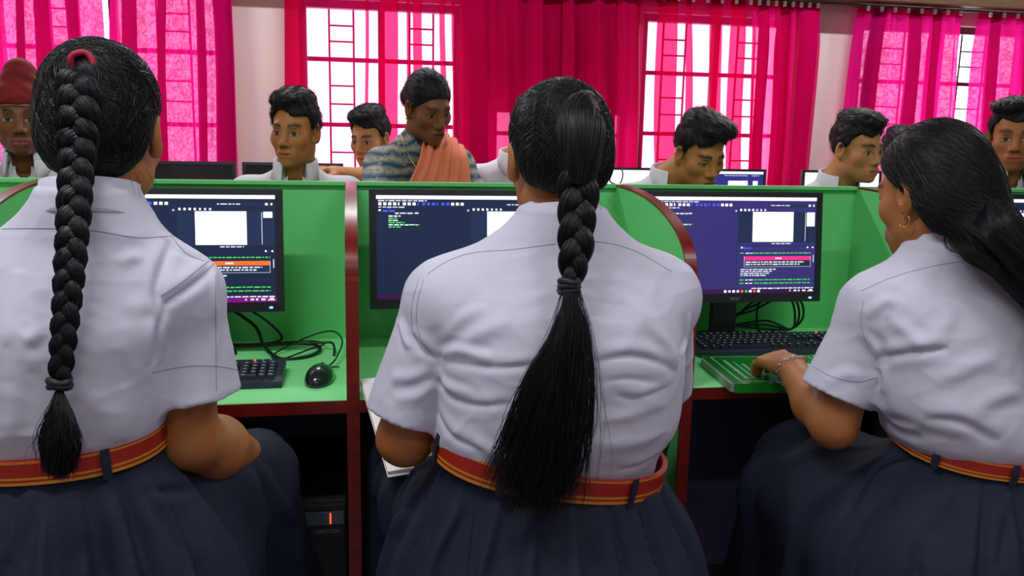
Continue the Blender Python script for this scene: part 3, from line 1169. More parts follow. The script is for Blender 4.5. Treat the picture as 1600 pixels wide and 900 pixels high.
# ------------------------------------------------------------------ desk and monitors along the window wall
M_wood = mat('table_wood', srgb(120, 90, 60), .5, color2=srgb(96, 70, 44), vscale=8, stretch=(1, 8, 8))
t = empty('computer_table', (.8, 4.2, 0), 'long wooden computer table under the windows, behind the boys', 'table')
MB().box((-1.9, 4.15, .655), (4.6, 4.85, .685), bevel=.004).build('table_top', M_wood, t, world=True)
for x in (-1.8, -.2, 1.4, 3.0, 4.5):
    MB().box((x - .03, 4.2, 0), (x + .03, 4.8, .655)).build('trestle', M_wood, t, world=True)
E_off = mat('screen_off', srgb(10, 12, 20), .25)
E_indigo = emis('screen_far', srgb(40, 40, 110), 1.0)
BM = [(-.80, 'off', E_off, 'dark switched-off monitor beside the magenta curtain', .0),
      (-.285, 'off', E_off, 'dark switched-off monitor behind the boy facing left', .0),
      (.90, 'white', E_white, 'white-lit monitor just left of the middle girl', .0),
      (1.48, 'white', E_white, 'white-lit monitor just right of the middle girl', .0),
      (1.99, 'editor', E_indigo, 'monitor with indigo and white screen behind the bent boy', .0),
      (2.69, 'white', E_white, 'white-lit monitor by the narrow bare wall', .0)]
for x, kd, bg, lab, rz in BM:
    m_ = monitor(lab, x, 4.37, .85 + .065, -.05, kd, 9, bg, 'monitors on the table by the windows', rz, brand=False, scale=1.0)
    m_.location.z = .685
    m_.location.z = .685 - .0
o = cable('thin_wire', 'thin black wire curling over the far white monitor', [(1.33, 4.35, 1.08), (1.34, 4.34, 1.06), (1.38, 4.33, 1.055), (1.40, 4.34, 1.10), (1.395, 4.36, 1.145)], .004, 24)
# ------------------------------------------------------------------ people: shared tools
M_skin = mat('skin', (.3, .16, .09), .5, attr='Col', var=.10, vscale=45, sub=.12, spec=.35, bump=.12, bscale=500)
M_hair = mat('black_hair', (.0050, .0055, .0095), .38, spec=.4, var=.3, vscale=60)
M_hairc = mat('black_hair_core', (.0035, .004, .007), .55, spec=.25, bump=.8, bscale=220, stretch=(1, 1, .12))
M_shirt = mat('white_shirt_cotton', srgb(196, 197, 214), .8, var=.05, vscale=9, bump=.12, bscale=900, spec=.25)
M_thread = mat('shirt_seam', srgb(150, 148, 166), .8)
M_skirt = mat('navy_grey_skirt', srgb(34, 41, 58), .8, var=.14, vscale=25, bump=.2, bscale=700, spec=.2)
M_trous = mat('grey_trousers', srgb(60, 62, 72), .8)
M_beltr = mat('belt_red', srgb(156, 28, 6), .55, var=.12, vscale=40)
M_belty = mat('belt_yellow', srgb(190, 126, 32), .55)
M_shoe = mat('black_shoe', srgb(20, 20, 22), .3)
M_silver = mat('silver_metal', srgb(205, 205, 210), .22, metal=1.0)
M_gold = mat('gold_metal', srgb(214, 170, 90), .25, metal=1.0)
M_band_b = mat('hair_band_black', srgb(14, 16, 28), .6)
M_band_p = mat('hair_band_pink', srgb(150, 8, 48), .7)
M_stool = mat('stool_plastic', srgb(46, 48, 60), .5)


def rotm(yaw=0.0, pitch=0.0, roll=0.0):
    """head frame: x = person's right, y = face, z = up; yaw>0 turns to the person's left"""
    return np.array(Matrix.Rotation(yaw, 3, 'Z') @ Matrix.Rotation(-pitch, 3, 'X') @ Matrix.Rotation(roll, 3, 'Y'))


class Head:
    def __init__(s, c, yaw=0, pitch=0, roll=0, sc=1.0, wide=1.0):
        s.c, s.R, s.sc, s.wide = np.array(c, float), rotm(yaw, pitch, roll), sc, wide

    def p(s, x, y, z):
        return s.c + s.R @ (np.array([x * s.wide, y, z]) * s.sc)

    def ell(s, c, r):
        r = (r, r, r) if np.isscalar(r) else r
        return ell(s.p(*c), np.array([r[0] * s.wide, r[1], r[2]]) * s.sc, s.R)

    def cone(s, a, b, ra, rb):
        return cone(s.p(*a), s.p(*b), ra * s.sc, rb * s.sc)

    def local(s, V):
        q = (np.asarray(V) - s.c) @ s.R / s.sc
        return q / np.array([s.wide, 1, 1])

    def pts(s, L):
        return s.c + (np.asarray(L) * np.array([s.wide, 1, 1]) * s.sc) @ s.R.T

    def loc_fn(s, X, Y, Z):
        x, y, z = (X - s.c[0]), (Y - s.c[1]), (Z - s.c[2])
        R = s.R
        return ((R[0][0] * x + R[1][0] * y + R[2][0] * z) / s.sc / s.wide, (R[0][1] * x + R[1][1] * y + R[2][1] * z) / s.sc, (R[0][2] * x + R[1][2] * y + R[2][2] * z) / s.sc)

    # --- skull and face
    def skin(s, S, face=True, female=False, nose=1.0, jaw=1.0):
        A = S.add
        A(s.ell((0, -.012, .045), (.073, .093, .082)))
        A(s.ell((0, .034, -.022), (.060, .060, .082)), .03)
        A(s.ell((0, .052, -.086), (.032 * jaw, .034, .026)), .035)
        for q in (-1, 1):
            A(s.ell((q * .043 * jaw, .012, -.062), (.02, .03, .024)), .03)
            A(s.ell((q * .043, .056, -.02), (.022, .022, .02)), .025)
        if face:
            A(s.cone((-.032, .080, .024), (.032, .080, .024), .011, .011), .02)
            for q in (-1, 1):
                A(s.ell((q * .031, .098, .004), (.017, .015, .012)), .014, 's')
                A(s.ell((q * .031, .0745, .003), (.0155, .0125, .0105)), .004)
                A(s.cone((q * .017, .0835, .009), (q * .043, .078, .008), .004, .004), .006)
                A(s.cone((q * .02, .0825, -.0055), (q * .042, .0775, -.005), .003, .003), .006)
            A(s.cone((0, .086, .014), (0, .107 * (1 + .02 * (nose - 1)), -.028), .008, .0125 * nose), .014)
            for q in (-1, 1):
                A(s.ell((q * .013 * nose, .097, -.034), (.0095 * nose, .011, .0085)), .008)
                A(s.ell((q * .007 * nose, .104, -.041), (.0042, .006, .004)), .003, 's')
            A(s.ell((0, .088, -.068), (.026, .014, .02)), .02)
            A(s.cone((-.017, .095, -.0605), (.017, .095, -.0605), .0052, .0052), .007)
            A(s.cone((-.015, .094, -.0725), (.015, .094, -.0725), .0062, .0062), .007)
            A(s.cone((-.021, .1005, -.0662), (.021, .1005, -.0662), .0016, .0016), .004, 's')
            A(s.ell((0, .083, -.098), (.018, .014, .012)), .016)
        for q in (-1, 1):
            A(s.ell((q * .078, -.008, .0), (.010, .020, .031)), .008)
            A(s.ell((q * .082, -.002, .004), (.007, .011, .018)), .004, 's')
            A(s.ell((q * .075, -.004, -.027), (.008, .009, .010)), .008)

    def neck(s, S, base, r=.053, r2=.06):
        S.add(cone(s.p(0, -.022, -.04), base, r * s.sc, r2 * s.sc), .03)

    def paint(s, V, skin, lip=None, brow=True, stubble=0.0, male=True, moust=0.0, eye_open=1.0):
        L = s.local(V)
        x, y, z = np.abs(L[:, 0]), L[:, 1], L[:, 2]
        C = np.tile(np.array(skin), (len(V), 1))
        def blend(w, col):
            nonlocal C
            w = np.clip(w, 0, 1)[:, None]
            C = C * (1 - w) + np.array(col) * w
        fr = sstep(.05, .065, y)
        sk = np.array(skin)
        head = sstep(-.2, -.12, z)
        blend(head * np.exp(-((x - .045) / .022) ** 2 - ((z + .025) / .03) ** 2) * fr * .35, sk * np.array([1.12, .86, .8]))
        if stubble:
            w = sstep(-.055, -.075, z) * sstep(-.14, -.115, z) * sstep(-.02, .03, y)
            blend(w * stubble, sk * .35)
        if moust:
            w = np.exp(-((z + .051) / .006) ** 2) * sstep(.034, .02, x) * sstep(.07, .085, y)
            blend(w * moust, sk * .12)
        lip = np.array(lip) if lip is not None else sk * np.array([.95, .55, .55])
        w = np.exp(-(((z + .0662) / .0105) ** 4)) * sstep(.026, .018, x) * sstep(.075, .085, y)
        blend(w * .85, lip)
        w = np.exp(-((z + .0664) / .002) ** 2) * sstep(.026, .02, x) * sstep(.07, .08, y)
        blend(w * .8, sk * .2)
        if brow:
            zb = .0265 + .005 * np.sin(np.clip((x - .012) / .04, 0, 1) * math.pi)
            w = np.exp(-((z - zb) / (.0058 if male else .0034)) ** 2) * sstep(.010, .015, x) * sstep(.055, .046, x) * sstep(.05, .06, y)
            blend(w, np.array([.008, .006, .006]))
        # eyes
        ex = (x - .031) / .0165
        hz = .0074 * eye_open * np.clip(1 - ex ** 2, 0, None) ** .6
        inside = (np.abs(ex) < 1) & (np.abs(z - .002) < hz) & (y > .06)
        blend(inside * 1.0, np.array([.5, .45, .42]))
        ir = np.sqrt((x - .031) ** 2 + (z - .0028) ** 2)
        blend(inside * sstep(.0088, .0075, ir), np.array([.02, .012, .008]))
        lid = np.exp(-((z - .002 - hz) / .0022) ** 2) * (np.abs(ex) < 1.15) * (y > .06)
        blend(lid * .9, sk * .1)
        lid2 = np.exp(-((z - .002 + hz) / .0018) ** 2) * (np.abs(ex) < 1.0) * (y > .06)
        blend(lid2 * .45, sk * .25)
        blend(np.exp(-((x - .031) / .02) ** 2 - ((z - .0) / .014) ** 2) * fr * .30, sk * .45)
        # nostrils
        blend(np.exp(-((x - .007) / .004) ** 2 - ((z + .041) / .004) ** 2) * sstep(.085, .09, y), sk * .12)
        return np.clip(C, 0, 1)


SKIN_T = dict(a=srgb(176, 118, 66), b=srgb(166, 106, 60), c=srgb(124, 76, 44), d=srgb(184, 130, 80))


def combine(parts):
    Vs, Qs, o = [], [], 0
    for V, Q in parts:
        Vs.append(V); Qs.append(Q + o); o += len(V)
    return np.concatenate(Vs), np.concatenate(Qs)


def nearest_fn(V, Q):
    bv = BVHTree.FromPolygons([tuple(v) for v in V], [tuple(q) for q in Q])
    return bv


def surf_strands(V, Q, starts, dirfn, n=8, step=.008, lift=.0006, jit=.25, seed=0):
    """strands that run over a surface: starts (k,3); dirfn(P)->(k,3)"""
    r = np.random.default_rng(seed)
    bv = nearest_fn(V, Q)
    P = np.array(starts, float)
    k = len(P)
    S = np.zeros((k, n, 3))
    li = np.abs(r.normal(0, 1, k)) * lift + .0003
    J = r.normal(0, jit, (k, 3))
    dead = np.zeros(k, bool)
    for j in range(n):
        for i in range(k):
            c, nr, _, _ = bv.find_nearest(Vector(P[i]))
            if c is not None:
                nn = np.array(nr)
                P[i] = np.array(c) + nn * li[i]
        S[:, j] = P
        D = dirfn(P) + J * .15
        D /= np.linalg.norm(D, axis=1, keepdims=True) + 1e-9
        P = P + D * (step if np.isscalar(step) else step[:, None])
    return S


def braid(path, width, pitch, out, taper=None, nst=46, seed=0, flat=.62, hair_r=.0006):
    """three-strand plait along a path; returns core verts/quads and hair strands"""
    r = np.random.default_rng(seed)
    P = spline(path, 160)
    L = np.concatenate([[0], np.cumsum(np.linalg.norm(np.diff(P, axis=0), axis=1))])
    T = np.gradient(P, axis=0); T /= np.linalg.norm(T, axis=1, keepdims=True)
    N = np.tile(np.array(out, float), (len(P), 1))
    N -= T * (N * T).sum(1, keepdims=True); N /= np.linalg.norm(N, axis=1, keepdims=True)
    B = np.cross(T, N)
    t = L / L[-1]
    w = np.interp(t, *zip(*(taper or [(0, 1), (1, 1)]))) * width
    cores, hs = [], []
    for k in range(3):
        ph = 2 * math.pi * (L / pitch + k / 3)
        a = w * .30
        C = P + B * (a * np.sin(ph))[:, None] + N * (w * .16 * np.sin(2 * ph))[:, None]
        Tc = np.gradient(C, axis=0); Tc /= np.linalg.norm(Tc, axis=1, keepdims=True)
        Nc = N - Tc * (N * Tc).sum(1, keepdims=True); Nc /= np.linalg.norm(Nc, axis=1, keepdims=True)
        Bc = np.cross(Tc, Nc)
        m = 28
        ang = np.linspace(0, 2 * math.pi, m, endpoint=False)
        rad = (w * .30)[:, None] * (1 + .06 * np.sin(ang * 9 + k)[None, :])
        ca, sa = np.cos(ang)[None, :], np.sin(ang)[None, :]
        V = C[:, None, :] + (rad * sa)[..., None] * Bc[:, None, :] + (rad * ca * flat * 1.15)[..., None] * Nc[:, None, :]
        i = np.arange(len(P) - 1)[:, None]; j = np.arange(m)[None, :]
        Q = np.stack([i * m + j, i * m + (j + 1) % m, (i + 1) * m + (j + 1) % m, (i + 1) * m + j], -1).reshape(-1, 4)
        cores.append((V.reshape(-1, 3), Q))
        aa = r.uniform(0, 2 * math.pi, nst)
        sel = np.arange(0, len(P), 2)
        for q in aa:
            tw = q + .35 * np.sin(L[sel] / pitch * 3 + q)
            rr = (w[sel] * .30) * (1.015 + .05 * r.random() + .03 * np.sin(L[sel] * 120 + q * 7))
            hs.append(C[sel] + (rr * np.sin(tw))[:, None] * Bc[sel] + (rr * np.cos(tw) * flat * 1.15)[:, None] * Nc[sel])
    S = np.array(hs)
    return combine(cores), S


def tail(paths, n, m, r0, seed, curl=.003, frizz=.0):
    """loose hair: every strand mixes the guide paths; guides (g,k,3)"""
    r = np.random.default_rng(seed)
    G = np.array([spline(p, m) for p in paths])
    g = len(G)
    W = r.dirichlet(np.full(g, .55), n)
    S = np.einsum('ng,gmk->nmk', W, G)
    t = np.linspace(0, 1, m)
    ph = r.uniform(0, 6.28, (n, 3, 1)); fq = r.uniform(4, 13, (n, 3, 1)); am = r.normal(0, curl, (n, 3, 1))
    S += (am * np.sin(fq * t[None, None, :] + ph) * (t ** .8)[None, None, :]).transpose(0, 2, 1)
    ln = 1 - .22 * r.random(n) ** 2.0
    q = t[None, :] * ln[:, None]
    out = np.zeros_like(S)
    for k in range(3):
        for i in range(n):
            out[i, :, k] = np.interp(q[i], t, S[i, :, k])
    rad = r0 * np.interp(t, [0, .7, 1], [1, .9, .3])
    return out, rad


def ray_y(bv, x, z, y0=0.2):
    """the point of a garment's back seen along +Y"""
    h, n, _, _ = bv.ray_cast(Vector((x, y0, z)), Vector((0, 1, 0)))
    return (np.array(h), np.array(n)) if h is not None else (None, None)


def ray_cam(bv, px, py):
    v = FWD + RIGHT * (px - 800) / F_PX - UP * (py - 450) / F_PX
    h, n, _, _ = bv.ray_cast(Vector(CAM), Vector(v / np.linalg.norm(v)))
    return (np.array(h), np.array(n)) if h is not None else (None, None)


def on_cloth(bv, pts, n=40):
    """measured photo points -> points lying on the garment"""
    out = []
    for px, py in spline(np.array(pts, float), n):
        h, nn = ray_cam(bv, px, py)
        if h is not None:
            out.append((h, nn))
    if len(out) < 2:
        return None, None
    k = 1
    while k < len(out) and np.linalg.norm(out[k][0] - out[k - 1][0]) < .035:
        k += 1
    out = out[:k]
    if len(out) < 2:
        return None, None
    return np.array([a for a, _ in out]), np.array([b for _, b in out])


def seg_dist(V, P):
    """distance to a polyline, nearest index and parameter along it"""
    best = np.full(len(V), 9.0); par = np.zeros(len(V)); off = np.zeros((len(V), 3))
    n = len(P)
    for i in range(n - 1):
        e = P[i + 1] - P[i]
        t = np.clip(((V - P[i]) @ e) / (e @ e + 1e-12), 0, 1)
        dv = V - (P[i] + t[:, None] * e)
        d = np.linalg.norm(dv, axis=1)
        mk = d < best
        best[mk] = d[mk]; par[mk] = (i + t[mk]) / (n - 1); off[mk] = dv[mk]
    return best, par, off


def apply_folds(V, Q, folds):
    """folds: (points, width, amplitude, kind) with kind 'ridge' | 'crease' (a step: proud above, sunk below)"""
    bv = nearest_fn(V, Q)
    N = vnormals(V, Q)
    disp = np.zeros(len(V))
    for pts, w, a, kind in folds:
        P, NN = on_cloth(bv, pts, 14)
        if P is None:
            continue
        lo, hi = P.min(0) - 4 * w, P.max(0) + 4 * w
        mk = ((V > lo) & (V < hi)).all(1)
        if not mk.any():
            continue
        d, t, off = seg_dist(V[mk], P)
        env = np.sin(np.clip(t, 0.0, 1) * math.pi) ** .5
        env = np.where((t <= 0) | (t >= 1), np.exp(-(d / w) ** 2) * .0, env)
        if kind == 'ridge':
            f = np.exp(-(d / w) ** 2) - .45 * np.exp(-((d - 1.9 * w) / w) ** 2)
        else:
            tg = P[-1] - P[0]; tg /= np.linalg.norm(tg)
            side = np.cross(NN.mean(0), tg)
            if side[2] < 0: side = -side
            sg = off @ side / w
            f = .75 * np.exp(-((sg - 1.5) / 1.3) ** 2) - .95 * np.exp(-(sg / .55) ** 2) + .3 * np.exp(-((sg + 1.6) / 1.0) ** 2)
        disp[mk] += a * f * env
    return V + N * disp[:, None]


def seam(bv, pts, parent, n=60, r=.00045, m=None, name='seam', lift=.0004):
    P, NN = on_cloth(bv, pts, n)
    if P is None:
        return None
    v, f = tube(P + NN * lift, r, 5)
    return mesh_obj(name, v, f, m or M_thread, parent, smooth=True, world=True)


def collar(parent, c, rx, ry, h, flare, R=None, gap=.5, m=None, drop=None, thick=.0022, lean=0.0):
    """folded shirt collar round the neck: stand, fold, leaf; open at the front (+y)"""
    n = 56
    prof = [(0, -.012), (.0, h * .6), (.002, h * .97), (.006, h), (.010, h * .95), (flare * .55, h * .35), (flare, -h * .12), (flare - thick, -h * .14), (flare * .5 - thick, h * .3), (.006, h * .82), (.003, h * .8)]
    V, Fc = [], []
    for i in range(n + 1):
        a = math.pi / 2 + gap / 2 + (2 * math.pi - gap) * i / n
        u = abs(i / n - .5) * 2
        for dr, z in prof:
            ext = flare * .9 * max(0, u - .8) / .2 if z < h * .5 and dr > .004 else 0
            p = np.array([(rx + dr + ext * .4) * math.cos(a), (ry + dr + ext) * math.sin(a) - lean * z, z - ext * .9])
            if R is not None: p = R @ p
            V.append(np.array(c) + p)
    k = len(prof)
    for i in range(n):
        for j in range(k - 1):
            Fc.append((i * k + j, (i + 1) * k + j, (i + 1) * k + j + 1, i * k + j + 1))
    return mesh_obj('collar', V, Fc, m or M_shirt, parent, smooth=True, world=True)


def ring_belt(parent, c, rx, ry, h, R, p=2.3, thick=.008):
    """cloth belt with woven yellow lines"""
    n = 72
    rows = [(0, 1), (.13, 0), (.23, 1), (.33, 0), (.92, 1), (1.0, None)]
    V, Fc, mi = [], [], []
    lv = [r_[0] for r_ in rows]
    for i in range(n):
        a = 2 * math.pi * i / n
        ca, sa = math.cos(a), math.sin(a)
        e = 2 / p
        x, y = rx * abs(ca) ** e * np.sign(ca), ry * abs(sa) ** e * np.sign(sa)
        for q in lv:
            V.append(np.array(c) + R @ np.array([x * (1 + thick / rx), y * (1 + thick / ry), (q - .5) * h]))
        for q in (1.0, 0.0):
            V.append(np.array(c) + R @ np.array([x, y, (q - .5) * h]))
    k = len(lv) + 2
    for i in range(n):
        j2 = (i + 1) % n
        for j in range(k):
            Fc.append((i * k + j, j2 * k + j, j2 * k + (j + 1) % k, i * k + (j + 1) % k))
            mi.append(rows[j][1] if j < len(lv) - 1 else 0)
    return mesh_obj('belt', V, Fc, None, parent, smooth=False, mats=[M_beltr, M_belty], mi=mi, world=True)


def belt_loop(parent, c, rx, ry, h, R, ang, w=.012, m=None):
    a = ang
    e = 2 / 2.3
    ca, sa = math.cos(a), math.sin(a)
    x, y = rx * abs(ca) ** e * np.sign(ca), ry * abs(sa) ** e * np.sign(sa)
    nn = np.array([ca, sa, 0]); tt = np.array([-sa, ca, 0])
    b = MB()
    V = []
    for o_, q in ((.0105, -.66), (.0120, 0), (.0105, .62)):
        for s_ in (-1, 1):
            for dd in (0, .002):
                V.append(np.array(c) + R @ (np.array([x, y, q * h]) + nn * (o_ + dd) + tt * s_ * w / 2))
    Fc = []
    for k in (0, 4):
        Fc += [(k, k + 2, k + 6, k + 4), (k + 1, k + 5, k + 7, k + 3), (k, k + 4, k + 5, k + 1), (k + 2, k + 3, k + 7, k + 6)]
    Fc += [(0, 1, 3, 2), (8, 10, 11, 9)]
    return mesh_obj('belt_loop', V, Fc, m or M_skirt, parent, world=True)


def stool(x, y, h, label):
    e = empty('stool', (x, y, 0), label, 'stool', 'stools in the classroom')
    b = MB().box((-.15, -.15, h - .035), (.15, .15, h), bevel=.012).build('seat', M_stool, e)
    for sx in (-1, 1):
        for sy in (-1, 1):
            MB().cyl((sx * .125, sy * .125, h - .03), (sx * .15, sy * .15, 0), .014, n=8).build('leg', M_stool, e, smooth=True)
    for sx in (-1, 1):
        MB().cyl((sx * .14, -.14, .2), (sx * .14, .14, .2), .008, n=6).build('stretcher', M_stool, e)
    return e


def hand(S, wrist, palm_dir, up, side, sc=1.0, curl=.5, spread=.10, thumb=1):
    """hand field: side = direction of the thumb; fingers of unequal length with bent knuckles"""
    d = np.array(palm_dir, float); d /= np.linalg.norm(d)
    u = np.array(up, float); u -= d * (u @ d); u /= np.linalg.norm(u)
    s_ = np.array(side, float); s_ -= d * (s_ @ d) + u * (s_ @ u); s_ /= np.linalg.norm(s_)
    W = np.array(wrist, float)
    A = S.add
    g = lambda a, b, c: W + sc * (d * a + s_ * b + u * c)
    A(cone(g(-.01, 0, 0), g(.025, 0, 0), .025 * sc, .027 * sc, (u, .72)), .02)
    for b in (-.026, -.009, .009, .026):
        A(cone(g(.02, b * .7, .002), g(.078 - abs(b) * .25, b, .006), .014 * sc, .0115 * sc), .012)
    A(cone(g(.015, .02, -.006), g(.05, .03, -.01), .016 * sc, .013 * sc), .015)
    tips = []
    for b, ln, cu in ((.027, .066, curl * .9), (.0095, .074, curl), (-.0085, .069, curl * 1.05), (-.026, .054, curl * 1.15)):
        a0 = .078 - abs(b) * .25
        p = g(a0, b, .006)
        sp = b * spread / .026
        ang = .15 + cu * .35
        dd = d + s_ * sp
        r = .0098
        for f, (fl, inc) in enumerate(((.46, .0), (.32, 1.0), (.26, .75))):
            ang += inc * cu
            q = p + sc * ln * fl * (dd * math.cos(ang) - u * math.sin(ang)) / np.linalg.norm(dd)
            A(cone(p, q, r * sc, r * .9 * sc), .004 if f else .009)
            p, r = q, r * .9
        tips.append(p)
    p = g(.02, .028, -.006)
    for ln, va in ((.036, (.75, .66, -.12)), (.028, (.9, .36, -.28)), (.022, (.95, .1, -.35))):
        v = np.array(va); v /= np.linalg.norm(v)
        q = p + sc * ln * (d * v[0] + s_ * v[1] * thumb + u * v[2])
        A(cone(p, q, .0118 * sc, .0105 * sc), .008)
        p = q
    tips.append(p)
    return tips


def relaxed_hand(S, elbow, wrist, up=(0, 0, 1), side=(1, 0, 0), sc=.92, curl=.6):
    hand(S, wrist, np.array(wrist) - np.array(elbow), up, side, sc, curl)


def lower_body(S, hip, knees, feet):
    for (k, f, sx) in zip(knees, feet, (-1, 1)):
        S.add(cone((hip[0] + sx * .09, hip[1], hip[2]), k, .085, .058), .03)
        S.add(cone(k, (f[0], f[1], .09), .052, .036), .03)
        S.add(cone((f[0], f[1] - .03, .05), (f[0], f[1] + .12, .03), .036, .03), .03)


def shoes(parent, feet):
    for f in feet:
        s = SDF((f[0] - .07, f[1] - .12, -.01), (f[0] + .07, f[1] + .22, .12), .008)
        s.add(cone((f[0], f[1] - .04, .045), (f[0], f[1] + .13, .035), .045, .042), pad=.05)
        s.add(cone((f[0], f[1] - .035, .05), (f[0], f[1] - .02, .085), .045, .04), .02, pad=.05)
        s.d = np.maximum(s.d, .004 - (s.grid()[2] + 0 * s.d))
        V, Q = s.mesh()
        mesh_obj('shoe', V, Q, M_shoe, parent, smooth=True, world=True)
# ------------------------------------------------------------------ the three girls seen from behind
def sleeve(a, b, ra, rb, wall=.0055, deep=.07, flat=None):
    a, b = np.array(a, float), np.array(b, float)
    d = (b - a) / np.linalg.norm(b - a)
    lo, hi, f1 = cone(a, b + d * .02, ra, rb + (rb - ra) * .1, flat)
    ln = np.linalg.norm(b - a)
    rd = ra + (rb - ra) * max(0, (ln - deep)) / ln
    f2 = cone(b - d * deep, b + d * .05, max(.01, min(rd, rb) - wall - .004), rb - wall, flat)[2]
    def fn(X, Y, Z):
        pl = (X - b[0]) * d[0] + (Y - b[1]) * d[1] + (Z - b[2]) * d[2]
        return np.maximum(np.maximum(f1(X, Y, Z), pl), -f2(X, Y, Z))
    return lo, hi, fn


def make_girl(g):
    e = empty('person', (g['stool'][0], g['stool'][1], 0), g['label'], 'person', 'schoolgirls seen from behind')
    H = g['head']
    # ---- body: head, neck, trunk, arms, hands, legs as one mesh
    hs = SDF(H.c - np.array([.13, .15, .22]), H.c + np.array([.13, .15, .17]), .0034)
    H.skin(hs, face=True, female=True)
    H.neck(hs, g['neck'], .046, .052)
    parts = [hs.mesh()]
    B = SDF(np.array(g['lo']), np.array(g['hi']), .011)
    shr = [(z, cx, cy, rx - .014, ry - .014) for z, cx, cy, rx, ry in g['torso']]
    B.add(loft(smooth_sec(shr)))
    B.add(cone(g['neck'], (g['neck'][0], g['neck'][1], g['neck'][2] - .08), .048, .06), .03)
    B.add(ell(g['hip'], (.14, .13, .12)), .05)
    lower_body(B, g['hip'], g['knees'], g['feet'])
    parts.append(B.mesh())
    for (sh, el_, wr, up, sd, curl, ru, rf) in g['arms']:
        pts = np.array([sh, el_, wr])
        A = SDF(pts.min(0) - .2, pts.max(0) + .2, .0038)
        A.add(cone(sh, el_, ru, ru * .86))
        A.add(cone(el_, np.array(el_) + (np.array(wr) - el_) * .35, ru * .86, rf * 1.12), .025)
        A.add(cone(np.array(el_) + (np.array(wr) - el_) * .35, wr, rf * 1.12, .026), .02)
        hd = g.get('hand_dir')
        d = np.array(hd) if hd is not None and wr is g['arms'][0][2] else np.array(wr) - np.array(el_)
        hand(A, wr, d, up, sd, 1.0, curl)
        parts.append(A.mesh())
    V, Q = combine(parts)
    nh = len(parts[0][0])
    body = mesh_obj('body', V, Q, M_skin, e, smooth=True, world=True)
    C = np.tile(np.array(g['skin']), (len(V), 1))
    C[:nh] = H.paint(V[:nh], g['skin'], male=False)
    set_color(body, C)
    # ---- shirt
    tz = [r_[0] for r_ in g['torso']]
    S = SDF(np.array(g['slo']), np.array(g['shi']), g.get('res', .0042))
    S.add(loft(smooth_sec(g['torso'])))
    nk = np.array(g['neck'])
    for sh in g['shoulders']:
        sh = np.array(sh)
        S.add(cone(nk + (0, .0, -.012), sh, .05, g['rs'] * .92), .05)
        S.add(ell(sh, (g['rs'], g['rs'], g['rs'])), .05)
    for (a, b, ra, rb) in g['sleeves']:
        S.add(sleeve(a, b, ra, rb), g.get('ksl', .035))
    S.add(cone(nk + np.array((0, .01, -.03)), nk + np.array((0, .0, .08)), .045, .05), .0, 's')
    V, Q = S.mesh()
    N = vnormals(V, Q)
    sd = g['seed']
    tw = V.copy(); tw[:, 2] *= .55
    dg = V @ np.array([[.8, 0, .6], [0, 1, 0], [-.6, 0, .8]])
    rid = lambda q, sc_, k_: (1 - np.abs(vnoise(q, sc_, k_))) ** 4 - .25
    V = V + N * (.0016 * vnoise(tw, 11, sd) + .0016 * rid(dg * np.array([1, 1, .45]), 17, sd + 1) + .0010 * rid(V * np.array([.5, 1, 1.3]), 26, sd + 2))[:, None]
    V = apply_folds(V, Q, g['folds'])
    V = relax(V, Q, 1, .35)
    shirt = mesh_obj('shirt', V, Q, M_shirt, e, smooth=True, world=True)
    bv = nearest_fn(V, Q)
    for pts in g['seams']:
        seam(bv, pts, shirt)
    collar(shirt, nk + np.array(g['collar'][0]), *g['collar'][1:], R=np.array(Matrix.Rotation(g.get('ctilt', 0), 3, 'Y') @ Matrix.Rotation(g.get('cpitch', -.25), 3, 'X')))
    # ---- skirt
    K = SDF(np.array(g['klo']), np.array(g['khi']), .0062)
    for prim, k in g['skirt']:
        K.add(prim, k, pad=.10)
    bc, brx, bry, bh, bR = g['belt']
    # open the top at the belt line
    nb = bR @ np.array([0, 0, 1.0])
    X, Y, Z = K.grid()
    K.d = np.maximum(K.d, (X - bc[0]) * nb[0] + (Y - bc[1]) * nb[1] + (Z - bc[2]) * nb[2] + bh * .28)
    V, Q = K.mesh()
    N = vnormals(V, Q)
    a = np.arctan2(V[:, 1] - bc[1], V[:, 0] - bc[0])
    dz = np.clip((bc[2] - V[:, 2]) / .22, 0, 1)
    pl = np.zeros(len(V))
    for (ang, w, am) in g['pleats']:
        da = (a - ang + math.pi) % (2 * math.pi) - math.pi
        s_ = da / w
        pl += am * s_ * np.exp(-s_ * s_) * 2.3
    u_ = (a * g.get('npl', 17) / (2 * math.pi) + .12 * np.sin(a * 3 + sd)) % 1.0
    saw = np.where(u_ < .82, u_ / .82, (1 - u_) / .18) - .5
    V = V + N * (pl * .5 * dz ** .7 + .019 * saw * sstep(.05, .6, dz) + .0024 * vnoise(V * np.array([1, 1, .5]), 18, sd + 4) * (.3 + dz))[:, None]
    V = apply_folds(V, Q, g.get('kfolds', []))
    skirt = mesh_obj('skirt', V, Q, M_skirt, e, smooth=True, world=True)
    bv2 = nearest_fn(V, Q)
    for pts in g.get('kseams', []):
        seam(bv2, pts, skirt, r=.0009, m=M_skirt, name='pleat_edge', lift=.0006)
    bl = ring_belt(e, bc, brx, bry, bh, bR)
    for q in g['loops']:
        belt_loop(skirt, bc, brx, bry, bh, bR, q)
    shoes(e, g['feet'])
    return e, H, bv


